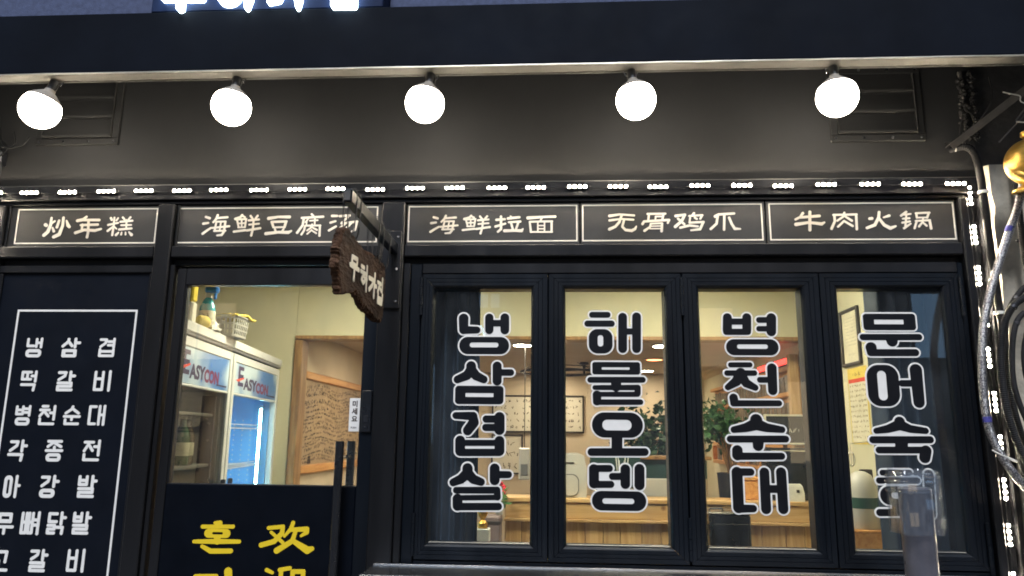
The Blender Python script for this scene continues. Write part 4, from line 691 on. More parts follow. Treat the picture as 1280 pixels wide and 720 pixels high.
# ---- two wall vents
def vent(label, x0, x1, z0, z1, flip=False):
    t = thing('wall_vent', label, 'vent', ((x0 + x1) / 2, 0, z0), 'vents in the upper wall')
    fr = 0.034
    bx('frame', 'vent_dark', t, x0, x1, -0.014, -0.0005, z0, z0 + fr, 0.003); bx('frame', 'vent_dark', t, x0, x1, -0.014, -0.0005, z1 - fr, z1, 0.003)
    bx('frame', 'vent_dark', t, x0, x0 + fr, -0.0135, -0.0005, z0 + fr + .001, z1 - fr - .001, 0.003); bx('frame', 'vent_dark', t, x1 - fr, x1, -0.0135, -0.0005, z0 + fr + .001, z1 - fr - .001, 0.003)
    n_ = 3; H_ = (z1 - z0 - 2 * fr)
    for k in range(n_):
        a = z0 + fr + H_ * k / n_; b_ = a + H_ / n_
        poly = [(-0.002, b_ - .001), (-0.016, a + .022), (-0.022, a + .018), (-0.020, a + .006), (-0.003, a + .002)]
        MB().prism(poly, lambda p, q, e: (e, p, q), x0 + fr + .004, x1 - fr - .004).build('slat', 'vent_dark', t)
    for sx in (x0 + fr + .0005, x1 - fr - .0035): bx('cheek', 'vent_dark', t, sx, sx + .003, -0.024, -0.002, z0 + fr + .002, z1 - fr - .002, 0.001)
    for k in range(4):
        x = x0 + .02 + (x1 - x0 - .04) * k / 3
        for z in (z0 + .017, z1 - .017): MB().lathe([(0.006, 0), (0.006, .003), (0.004, .0055), (0.0005, .006)], 10, (x, -0.0142, z), (0, -1, 0)).build('bolt', 'dark_steel', t, True)
vent('dark louvred wall vent beside the leftmost bulb', -2.63, -2.20, 2.872, 3.25)
vent('dark louvred wall vent beside the rightmost bulb', 1.29, 1.722, 2.838, 3.215)

# ---- globe bulbs clipped under the fascia lip
BL = ['leftmost lit globe bulb, hanging in front of the left wall vent', 'second lit globe bulb from the left, high above the glass door', 'middle one of the five lit globe bulbs under the fascia',
      'fourth lit globe bulb from the left under the fascia', 'rightmost lit globe bulb, hanging beside the right wall vent']
for i, (bxx, dx) in enumerate(((-2.322, -0.018), (-1.447, -0.004), (-0.570, -0.010), (0.331, 0.008), (1.186, 0.0))):
    t = thing('globe_bulb', BL[i], 'light bulb', (bxx, -0.37, 3.03), 'globe bulbs under the fascia')
    A = Vector((bxx - dx, -0.365, 3.035)); Cn = Vector((bxx + dx, -0.385, 2.888)); ax = (Cn - A).normalized()
    r = 0.085
    MB().tube([A, A + ax * 0.045], 0.019, 14).build('socket', 'socket_black', t, True)
    pr = [(0.021, 0.046), (0.024, 0.058), (0.040, 0.070), (0.060, 0.088), (0.0725, 0.107)]
    MB().lathe([(rr_, z) for rr_, z in pr], 24, A, ax).build('bulb_base', 'bulb_base', t, True)
    L = (Cn - A).length; gp = []
    for k in range(33):
        a = R(66) - (R(66) + R(90)) * k / 32
        gp.append((max(r * math.cos(a), 0.0005), L - r * math.sin(a)))
    gp = [(0.0735, 0.1075)] + [p for p in gp if p[1] > 0.109]
    MB().lathe(gp, 56, A, ax).build('globe', 'bulb_light', t, True)
    for sx in (-1, 1):
        c = [(A.x + sx * .016, -0.352, 3.036), (A.x + sx * .021, -0.350, 3.018), (A.x + sx * .028, -0.352, 3.030), (A.x + sx * .033, -0.352, 3.037)]
        MB().tube(smooth_path(c, 4), 0.0022, 6).build('clip_wire', 'steel', t, True)
        MB().tube([(A.x + sx * .017, -0.353, 3.034), (A.x + sx * .018, -0.372, 2.985)], 0.0018, 6).build('clip_wire', 'steel', t, True)

# ---- LED strings
def led_string(label, spots, horizontal, y):
    t = thing('led_string', label, 'string lights', (spots[0][0], y, spots[0][1]), 'strings of LED modules round the shop front')
    prev = None
    for (x, z) in spots:
        jx, jz = random.uniform(-.006, .006), random.uniform(-.004, .004); x += jx; z += jz
        w, h = (0.048, 0.009) if horizontal else (0.009, 0.048)
        mo = bx('led_module', 'rubber_black', t, x - w, x + w, y - 0.004, y + 0.006, z - h, z + h, 0.002)
        q = MB()
        for k in range(4):
            o = -0.0375 + 0.025 * k
            c = (x + o, y - 0.0045, z) if horizontal else (x, y - 0.0045, z + o)
            q.lathe([(0.0066, 0), (0.0061, 0.0029), (0.0038, 0.0052), (0.0004, 0.0062)], 8, c, (0, -1, 0))
        q.build('led', 'led_light', mo, True)
        if prev:
            a = Vector((prev[0], y + .001, prev[1])); b_ = Vector((x, y + .001, z)); mid = (a + b_) / 2 + Vector((0 if horizontal else random.uniform(-.006, .006), -0.003, -0.006 if horizontal else 0))
            q2 = Vector((0.047, 0, 0)) if horizontal else Vector((0, 0, -0.047))
            MB().tube(smooth_path([a + q2, mid, b_ - q2], 4), 0.0016, 6).build('wire', 'wire_black', t)
        prev = (x, z)
    return t
led_string('long row of small LED modules below the grey wall, above the signs', [(-2.784 + 0.1917 * k, 2.614) for k in range(25)], True, -0.041)
led_string('vertical string of LED modules down the right edge of the windows', [(1.889, 2.559 - 0.1855 * k) for k in range(11)], False, -0.022)
led_string('short vertical string of LED modules at the left edge beside the leftmost sign', [(-2.772, 2.50 - 0.15 * k) for k in range(2)], False, -0.042)

# ---- hanging plaque and its bracket
b = thing('sign_bracket', 'black steel bracket arm jutting from a bolted plate above the door', 'bracket', (-0.78, -0.04, 2.2))
bx('wall_plate', 'frame_black', b, -0.822, -0.732, -0.048, -0.036, 2.035, 2.405, 0.003)
bx('arm', 'sash_black', b, -0.782, -0.748, -0.84, -0.050, 2.292, 2.342, 0.003)
bx('arm_end_cap', 'bar_steel', b, -0.776, -0.754, -0.8435, -0.8415, 2.298, 2.336, 0.001)
for x, z in ((-0.806, 2.375), (-0.748, 2.375), (-0.806, 2.066), (-0.748, 2.066), (-0.750, 2.22)):
    MB().lathe([(0.006, 0), (0.006, .003), (0.0035, .006), (0.0004, .0065)], 10, (x, -0.0485, z), (0, -1, 0)).build('bolt', 'steel', b, True)
OUTL = [(-870, 2182), (-812, 2206), (-692, 2192), (-560, 2188), (-442, 2199), (-330, 2200), (-238, 2205), (-192, 2195), (-180, 2110), (-185, 2025), (-206, 1945), (-274, 1935), (-359, 1938), (-456, 1946), (-548, 1953), (-602, 1981), (-667, 1991), (-742, 1973), (-848, 1949), (-870, 1965), (-887, 2009), (-918, 2049), (-913, 2105), (-892, 2148)]
t = thing('hanging_plaque', 'rough-edged dark wooden plaque with ivory Korean lettering hanging above the door', 'sign', (-0.765, -0.55, 2.19))
# live-edge outline: subdivide and roughen, bevel towards both faces
ring = []
for (a, b_), (c, e) in zip(OUTL, OUTL[1:] + OUTL[:1]):
    n_ = max(2, int(math.hypot(c - a, e - b_) / 5))
    for k in range(n_):
        p = (a + (c - a) * k / n_, b_ + (e - b_) * k / n_)
        j = 9 * mnoise.noise((p[0] * .03, p[1] * .03, 1.3)) + 8 * mnoise.noise((p[0] * .10, p[1] * .10, 5.1)) + 5 * mnoise.noise((p[0] * .27, p[1] * .27, 9.1))
        ring.append((p[0] + j, p[1] + j * .8))
cxm, czm = -545, 2085
def plaque_layer(s, x, wob):
    o = []
    for (a, b_) in ring:
        dx, dz = cxm - a, czm - b_; L = math.hypot(dx, dz) + 1e-6
        k = s * (1 + wob * mnoise.noise((a * .05, b_ * .05, x * 90)))
        o.append((x + 0.0035 * mnoise.noise((a * .09, b_ * .09, x * 50)) * (s < 15), (a + dx / L * k) / 1000, (b_ + dz / L * k) / 1000))
    return o
layers = [plaque_layer(17, -0.7655, .9), plaque_layer(9, -0.769, 1.4), plaque_layer(2.5, -0.774, 2.2), plaque_layer(0.5, -0.780, 3), plaque_layer(2, -0.787, 2.5), plaque_layer(8, -0.795, 1.4), plaque_layer(16, -0.7985, .9)]
n_ = len(ring); mb = MB(); mb.v = [p for l in layers for p in l]
for i in range(len(layers) - 1):
    for k in range(n_): mb.f.append((i * n_ + k, i * n_ + (k + 1) % n_, (i + 1) * n_ + (k + 1) % n_, (i + 1) * n_ + k))
fixn(mb.build('bark_edge', 'bark', t))
def tess_face(pts, name, m, parent):
    tr = tessellate_polygon([[Vector((p[1], p[2], 0)) for p in pts]]); q = MB(); q.v = pts; q.f = [tuple(f) for f in tr]; return q.build(name, m, parent)
tess_face(layers[0], 'face', 'board_face', t); tess_face(layers[-1], 'face', 'board_face', t)
for ch, st in GLYPHS['hang']:
    letter_mesh(st, lambda a, b_, d_: (-0.7625 + d_, a / 1000, b_ / 1000), 0.002, 0, 1.2).build('letter', 'ivory_paint', t)
for y in (-0.80, -0.74, -0.44, -0.36, -0.24):
    k = thing('hanging_wire', {-0.80: 'outermost black wire tying the plaque to its bracket', -0.74: 'black wire loop second from the outer end of the plaque', -0.44: 'black wire tying the middle of the plaque to its bracket', -0.36: 'black wire just behind the middle tie of the plaque', -0.24: 'innermost black wire tying the plaque to its bracket near the wall plate'}[y], 'wire', (-0.765, y, 2.2), 'wires holding up the wooden plaque')
    lp = [(-0.7865, y, 2.20), (-0.790, y - .004, 2.27), (-0.786, y, 2.345), (-0.765, y, 2.348), (-0.743, y, 2.343), (-0.742, y + .006, 2.27), (-0.752, y + .012, 2.205), (-0.7595, y + .014, 2.178)]
    MB().tube(smooth_path(lp, 6), 0.0021, 6).build('strand', 'wire_black', k, True)
    lp = [(p[0] * 1 + .004 * math.sin(i * 2.2), p[1] + .009 * math.sin(i * 1.3), p[2]) for i, p in enumerate(lp)]
    lp = [(p[0] if p[2] < 2.33 else p[0], p[1], p[2] + .004) for p in lp]
    MB().tube(smooth_path(lp, 6), 0.0015, 6).build('strand', 'wire_black', k, True)

# ================================================================== RIGHT EDGE: pier, pipes, cables, gold lantern
pier = thing('concrete_pier', 'rough whitewashed concrete pier at the right edge behind the pipes', 'pillar', (2.2, 0.1, 0))
mb = MB(); zz = [0.0 + 2.70 * k / 40 for k in range(41)]
v = []
for z in zz:
    e = 0.012 * mnoise.noise((3.1, z * 9, 0)) + 0.008 * mnoise.noise((7.1, z * 25, 0))
    v += [(1.949, 0.25, z), (1.949, -0.03 + e * .5, z), (1.962 + e, -0.055, z), (2.7, -0.058, z), (2.7, 0.25, z)]
f = []
for i in range(40):
    for k in range(5): f.append((i * 5 + k, i * 5 + (k + 1) % 5, (i + 1) * 5 + (k + 1) % 5, (i + 1) * 5 + k))
f.append((0, 1, 2, 3, 4)); f.append(tuple(200 + k for k in range(5))[::-1]); mb.add(v, f)
fixn(mb.build('shaft', 'concrete_white', pier))
bx('upper_masonry', 'dark_masonry', pier, 1.955, 2.7, 0.02, 0.3, 2.705, 4.2, 0)
for x, z in ((2.05, 2.34), (2.06, 2.02), (2.02, 1.7)): MB().lathe([(0.008, 0), (0.006, .004), (0.0005, .005)], 10, (x, -0.059, z), (0, -1, 0)).build('anchor', 'dark_steel', pier, True)
def corrugated(pts, r, pitch=0.006):
    P = smooth_path(pts, 10); out = []; acc = 0
    for a, b_ in zip(P[:-1], P[1:]):
        L = (b_ - a).length; k = max(1, int(L / (pitch / 2)))
        for i in range(k): out.append(a + (b_ - a) * i / k)
    return MB().tube(out, [r if i % 2 else r * .86 for i in range(len(out))], 12)
t = thing('ribbed_conduit', 'black ribbed conduit running down beside the right LED string', 'conduit', (1.88, -0.08, 1.2))
corrugated([(1.84, 0.005, 2.795), (1.858, -.05, 2.79), (1.885, -.075, 2.765), (1.905, -.08, 2.695), (1.913, -.08, 2.524), (1.915, -.08, 2.302), (1.922, -.08, 2.085), (1.925, -.085, 1.874), (1.925, -.09, 1.634), (1.935, -.09, 1.402), (1.96, -.09, 1.176), (1.97, -.09, .8)], 0.017).build('pipe', 'rubber_black', t, True)
for z in (2.56, 2.01, 1.80): MB().lathe([(0.0175, -0.007), (0.0215, -.006), (0.0215, .006), (0.0175, 0.007)], 14, (1.913 + (2.56 - z) * .015, -.08, z)).build('clamp', 'zip_white', t, True)
t = thing('braided_hose', 'silver braided hose curving down in front of the pier', 'hose', (1.9, -0.22, 1.3))
MB().tube(smooth_path([(2.01, -.24, 2.60), (1.998, -.23, 2.55), (1.962, -.22, 2.435), (1.907, -.215, 2.301), (1.844, -.21, 2.144), (1.796, -.20, 1.991), (1.770, -.195, 1.856), (1.757, -.19, 1.691), (1.760, -.19, 1.53), (1.788, -.2, 1.419), (1.828, -.21, 1.335), (1.90, -.2, 1.25), (2.02, -.15, 1.16)], 10), 0.0165, 14).build('sleeve', 'braid', t, True)
for p, q in (((1.928, -.2165, 2.360), (1.920, -.2155, 2.338)), ((1.7585, -.19, 1.560), (1.7595, -.19, 1.538))):
    MB().tube([p, q], 0.0174, 14).build('blue_mark', 'hose_blue', t, True)
t = thing('zip_tie', 'white cable tie binding the hose to the ribbed conduit', 'cable tie', (1.80, -0.2, 1.40))
MB().tube(smooth_path([(1.773, -.23, 1.41), (1.83, -.235, 1.385), (1.84, -.19, 1.385), (1.79, -.17, 1.42), (1.762, -.20, 1.425), (1.773, -.23, 1.41)], 5), 0.003, 6).build('strap', 'zip_white', t, True)
CB = [([(2.06, -.12, 2.10), (2.005, -.16, 2.073), (1.925, -.18, 2.025), (1.870, -.18, 1.929), (1.846, -.18, 1.794), (1.845, -.18, 1.629), (1.872, -.18, 1.467), (1.925, -.18, 1.325), (2.0, -.18, 1.2)], .0155, 'outer thick black cable looping down the pier', True),
      ([(2.06, -.14, 2.04), (1.986, -.19, 2.011), (1.918, -.2, 1.953), (1.884, -.2, 1.826), (1.879, -.2, 1.661), (1.935, -.2, 1.484), (2.02, -.19, 1.38)], .0115, 'inner black cable nested inside the outer cable loop', False),
      ([(2.06, -.16, 1.99), (1.99, -.205, 1.965), (1.945, -.21, 1.90), (1.922, -.21, 1.80), (1.93, -.21, 1.68), (1.99, -.2, 1.56)], .010, 'slim black cable inside the inner loop at the right edge', False),
      ([(2.055, -.09, 2.75), (2.055, -.09, 2.686), (2.052, -.09, 2.501), (2.045, -.10, 2.283), (2.042, -.12, 2.159), (2.06, -.14, 2.07), (2.12, -.14, 2.02)], .0150, 'black ribbed cable dropping from the gold lantern along the pier', True)]
CB += [([(2.10, -.10, 2.16), (2.03, -.13, 2.13), (1.965, -.14, 2.07), (1.91, -.14, 1.97), (1.893, -.14, 1.80), (1.90, -.14, 1.60), (1.94, -.14, 1.42), (2.02, -.14, 1.28)], .013, 'black cable lying against the pier behind the outer loop', True),
       ([(2.06, -.17, 1.93), (2.01, -.21, 1.915), (1.975, -.215, 1.86), (1.962, -.215, 1.78), (1.985, -.21, 1.70), (2.05, -.2, 1.63)], .009, 'innermost black cable curl at the right edge', False)]
for p, r, lab, cor in CB:
    t = thing('black_cable', lab, 'cable', p[-1], 'black cables on the pier')
    (corrugated(p, r, .007) if cor else MB().tube(smooth_path(p, 9), r, 12)).build('sheath', 'rubber_black', t, True)
    MB().tube([Vector(p[2]), Vector(p[2]) + (Vector(p[3]) - Vector(p[2])).normalized() * .012], r * 1.12, 12).build('collar', 'dark_steel', t, True)
# gold lantern
t = thing('gold_lantern', 'polished gold round lantern with a curled rim at the right edge', 'lantern', (1.995, -0.3, 2.60))
prof = []
for k in range(17):
    a = R(86) - R(150) * k / 16
    prof.append((0.098 * math.cos(a), 0.098 * math.sin(a)))
prof = [(0.012, 0.135), (0.02, 0.13), (0.022, 0.112)] + prof + [(0.06, -0.10), (0.085, -0.112), (0.088, -0.120), (0.05, -0.118)]
MB().lathe(prof, 40, (1.995, -0.30, 2.62), (-0.12, -0.1, 1)).build('body', 'gold', t, True)
MB().tube(smooth_path([(1.96, -.36, 2.51), (1.925, -.38, 2.515), (1.90, -.385, 2.53), (1.885, -.38, 2.543), (1.872, -.375, 2.541)], 5), [0.016] * 10 + [0.014, .013, .012, .011, .01, .009, .007, .006, .005, .004, .003][:11], 10).build('curl', 'gold', t, True)
MB().tube(smooth_path([(2.0, -.31, 2.75), (2.0, -.31, 2.80), (2.03, -.30, 2.83), (2.05, -.27, 2.80)], 5), 0.005, 8).build('hook', 'gold', t, True)
# diagonal angle bar and odds and ends above the pier
t = thing('angle_bar', 'dark steel angle bar rising diagonally at the upper right corner', 'bracket', (1.85, -0.1, 2.8))
P0, P1 = Vector((1.80, -.06, 2.80)), Vector((2.25, -.28, 3.15)); dv = (P1 - P0).normalized(); nv = Vector((-dv.z, 0, dv.x)).normalized()
v = []
for s_, P in ((0, P0), (1, P1)):
    for a, b_ in ((0, 0), (0.032, 0), (0.032, 0.004), (0.004, 0.004), (0.004, 0.04), (0, 0.04)):
        v.append(P - nv * a + Vector((0, 1, 0)) * b_)
mb = MB().add(v, [tuple(range(6))[::-1], tuple(range(6, 12))] + [(i, (i + 1) % 6, 6 + (i + 1) % 6, 6 + i) for i in range(6)])
fixn(mb.build('leg', 'bar_steel', t))
MB().tube([P0 + dv * .30 + Vector((0, -.03, -.12)), P0 + dv * .44 + Vector((0, -.03, -.06))], 0.004, 8).build('stay', 'bar_steel', t, True)
MB().tube([P0 + dv * .22 + Vector((0, -.02, -.16)), P0 + dv * .44 + Vector((0, -.02, -.10))], 0.004, 8).build('stay', 'bar_steel', t, True)
WR = [([(1.80, -.02, 2.82), (1.86, -.05, 2.825), (1.93, -.08, 2.90), (1.99, -.1, 3.0), (2.0, -.08, 3.12)], .0035, 'thin dark wire sweeping up past the angle bar', 'wire_black'),
      ([(1.98, -.2, 2.985), (2.02, -.2, 2.975), (2.05, -.2, 2.965), (2.05, -.2, 2.94), (2.08, -.2, 2.925)], .0028, 'short bright bent wire end near the upper right corner', 'zip_white'),
      ([(2.02, -.2, 2.845), (2.06, -.2, 2.842), (2.10, -.2, 2.86)], .0035, 'short pale wire stub under the angle bar', 'zip_white'),
      ([(1.84, -.03, 2.775), (1.845, -.05, 2.80), (1.87, -.06, 2.80), (1.90, -.06, 2.785)], .0035, 'frayed pale cord tied at the top of the ribbed conduit', 'zip_white'),
      ([(1.87, -.02, 2.86), (1.88, -.04, 2.93), (1.91, -.05, 2.96), (1.93, -.04, 2.90), (1.91, -.03, 2.85)], .0025, 'small loop of dark wire left of the angle bar', 'wire_black')]
for p, r, lab, m_ in WR:
    t = tag(MB().tube(smooth_path(p, 6), r, 6).build('loose_wire', m_, None, True), lab, 'wire', 'loose wires by the pier')
for k, (px, pz, h_) in enumerate(((1.91, 2.85, .33), (1.955, 2.83, .36))):
    t = thing('sealed_seam', ['left crumbly foam seam running up the dark corner', 'right crumbly foam seam running up the dark corner'][k], 'sealant', (px, 0, pz))
    q = MB()
    for i in range(60):
        a = i / 60; s_ = random.uniform(.004, .013); x = px + random.gauss(0, .009); z = pz + a * h_; y = -0.006 + random.uniform(-.008, .004)
        q.lathe([(s_ * .5, -s_ * .8), (s_, 0), (s_ * .4, s_ * .8)], 6, (x, y, z), (random.uniform(-1, 1), random.uniform(-1, 1), random.uniform(-1, 1)))
    q.build('foam', 'dark_masonry' if k == 0 else 'vent_dark', t)
# left edge cables
for k, (p, r, lab) in enumerate([
    ([(-2.90, -.02, 3.0), (-2.80, -.05, 2.96), (-2.76, -.07, 2.87), (-2.70, -.09, 2.83), (-2.64, -.08, 2.85), (-2.63, -.06, 2.90)], .0045, 'long thin cable loop beneath the leftmost bulb'),
    ([(-2.92, -.02, 2.95), (-2.82, -.06, 2.90), (-2.75, -.08, 2.84), (-2.69, -.07, 2.86), (-2.72, -.05, 2.93)], .004, 'small tangled cable loop at the upper left edge'),
    ([(-2.95, -.03, 2.88), (-2.83, -.06, 2.83), (-2.76, -.06, 2.76), (-2.77, -.05, 2.68), (-2.83, -.04, 2.63)], .005, 'cable curving down to the left end of the LED row'),
    ([(-2.93, -.02, 3.08), (-2.84, -.04, 3.05), (-2.80, -.05, 2.95), (-2.82, -.05, 2.85), (-2.90, -.04, 2.80)], .006, 'thick dark cable at the far upper left edge'),
    ([(-2.90, -.03, 2.82), (-2.79, -.05, 2.80), (-2.74, -.05, 2.84), (-2.79, -.05, 2.89), (-2.87, -.04, 2.87)], .004, 'coiled cable end at the left edge')]):
    tag(MB().tube(smooth_path(p, 7), r, 7).build('hanging_cable', 'wire_black', None, True), lab, 'cable', 'tangled cables at the left edge')
bx_ = tag(bx('junction_box', 'appliance_black', None, -2.93, -2.77, -0.05, -0.001, 2.76, 2.84, 0.006), 'small black junction box behind the cables at the left edge', 'junction box')

# ---- pole with a clear plastic cap in front of the right window
t = thing('bollard_pole', 'dark grey round pole under a clear plastic cap before the rightmost window', 'pole', (1.308, -0.5, 0))
MB().lathe([(0.058, 0.0), (0.056, 0.02), (0.056, 1.285), (0.050, 1.292), (0.002, 1.293)], 32, (1.318, -0.47, 0)).build('shaft', 'pole_grey', t, True)
MB().lathe([(0.09, 0.0), (0.09, 0.012), (0.06, 0.02)], 32, (1.318, -0.47, 0.0)).build('base_plate', 'dark_steel', t, True)
t = thing('clear_cap', 'clear plastic square-shouldered sleeve fitted over the top of the grey pole', 'plastic cap', (1.31, -0.47, 1.13))
def rrect(x0, x1, y0, y1, r, n=6):
    o = []
    for cx_, cy_, a0 in ((x1 - r, y1 - r, 0), (x0 + r, y1 - r, 90), (x0 + r, y0 + r, 180), (x1 - r, y0 + r, 270)):
        for k in range(n + 1):
            a = R(a0 + 90 * k / n); o.append((cx_ + r * math.cos(a), cy_ + r * math.sin(a)))
    return o
def shell(rings):
    n_ = len(rings[0]); q = MB(); q.v = [p for r_ in rings for p in r_]
    for i in range(len(rings)):
        j = (i + 1) % len(rings)
        for k in range(n_): q.f.append((i * n_ + k, i * n_ + (k + 1) % n_, j * n_ + (k + 1) % n_, j * n_ + k))
    return q
o_ = lambda e, z: [(x, y, z) for x, y in rrect(1.240 - e, 1.384 + e, -0.545 - e, -0.395 + e, 0.022 + max(e, -.02))]
fixn(shell([o_(0, 1.128), o_(0, 1.30), o_(-.002, 1.345), o_(-.010, 1.356), o_(-.014, 1.348), o_(-.006, 1.335), o_(-.005, 1.128)]).build('sleeve', 'clear_sheet', t, True))
for z in (1.325, 1.305, 1.272):
    fixn(shell([o_(.0005, z), o_(.004, z + .003), o_(.004, z + .006), o_(.0005, z + .009)]).build('rib', 'clear_sheet', t, True))
top = MB().prism(rrect(1.256, 1.368, -0.529, -0.411, 0.012), lambda a, b_, d_: (a, b_, d_), 1.338, 1.3425); fixn(top.build('top_plate', 'clear_sheet', t))
fixn(MB().prism(rrect(1.388, 1.404, -0.50, -0.44, 0.006), lambda a, b_, d_: (a, b_, d_), 1.135, 1.33).build('side_clip', 'clear_sheet', t, True))
# ================================================================== INSIDE
# ---- curtains behind the outer windows
def curtain(label, x0, x1, y, folds, ph):
    n_ = 90; q = MB(); v = []
    zs = [0.2 + 2.0 * k / 14 for k in range(15)]
    for z in zs:
        sq = 1 - 0.03 * (z - .2) / 2
        for i in range(n_ + 1):
            u = i / n_
            yy = y + 0.040 * math.sin(u * folds * 2 * math.pi + ph) + 0.012 * math.sin(u * folds * 4.7 + z * 1.3) + 0.01 * mnoise.noise((u * 9, z, ph))
            v.append((x0 + (x1 - x0) * (u * sq + (1 - sq) / 2), yy, z))
    for r_ in range(14):
        for i in range(n_): a = r_ * (n_ + 1) + i; q.f.append((a, a + 1, a + n_ + 2, a + n_ + 1))
    q.v = v; c = thing('curtain', label, 'curtain', ((x0 + x1) / 2, y, 0.2), 'dark curtains behind the windows')
    o = q.build('cloth', 'curtain', c, True); sm = o.modifiers.new('thickness', 'SOLIDIFY'); sm.thickness = 0.004
    MB().tube([(x0 - .02, y + .02, 2.235), (x1 + .02, y + .02, 2.235)], 0.010, 10).build('rail', 'dark_steel', c, True)
curtain('dark blue-grey curtain behind the leftmost folding window', -0.640, -0.375, 0.20, 4.5, 0.4)
curtain('dark curtain drawn behind the rightmost folding window', 1.482, 1.880, 0.22, 5.5, 1.7)

# ---- glass-door fridge, written in its own coordinates: x = out of the front, y = along the front, z = up
fr = thing('display_fridge', 'white two-door glass display fridge with blue printed headers inside the entrance', 'fridge', (-1.85, 0.15, 0.005)); fr.rotation_euler = (0, 0, math.atan2(0.134, 0.991)); LOCAL.add(fr)
def fb(name, m_, parent, *a, b=0.004):
    o = MB().box(*a, b).build(name, m_, None)
    o.parent = parent; return o
def fm(mb, name, m_, parent, smooth=False):
    o = mb.build(name, m_, None, smooth); o.parent = parent; return o
fb('cabinet_side', 'fridge_white', fr, -0.62, -0.05, -0.05, -0.02, 0.02, 1.94)
fb('cabinet_side', 'fridge_white', fr, -0.62, -0.05, 2.06, 2.08, 0.02, 1.94)
fb('inner_liner', 'fridge_bluelit', fr, -0.599, -0.05, 2.05, 2.059, 0.301, 1.939)
fb('cabinet_divider', 'fridge_white', fr, -0.60, -0.05, 0.865, 0.895, 0.02, 1.94)
fb('cabinet_back', 'fridge_dark', fr, -0.62, -0.60, -0.019, 0.864, 0.02, 1.94)
fb('cabinet_back', 'fridge_bluelit', fr, -0.62, -0.60, 0.896, 2.049, 0.02, 1.94)
fb('cabinet_floor', 'fridge_white', fr, -0.599, -0.05, -0.019, 0.864, 0.02, 0.30); fb('cabinet_floor', 'fridge_white', fr, -0.599, -0.05, 0.896, 2.049, 0.02, 0.30)
fb('crown', 'fridge_white', fr, -0.63, 0.012, -0.06, 2.09, 1.958, 2.012, b=0.006)
fb('crown_trim', 'fridge_grey', fr, -0.60, 0.006, -0.055, 2.085, 1.942, 1.9565, b=0.003)
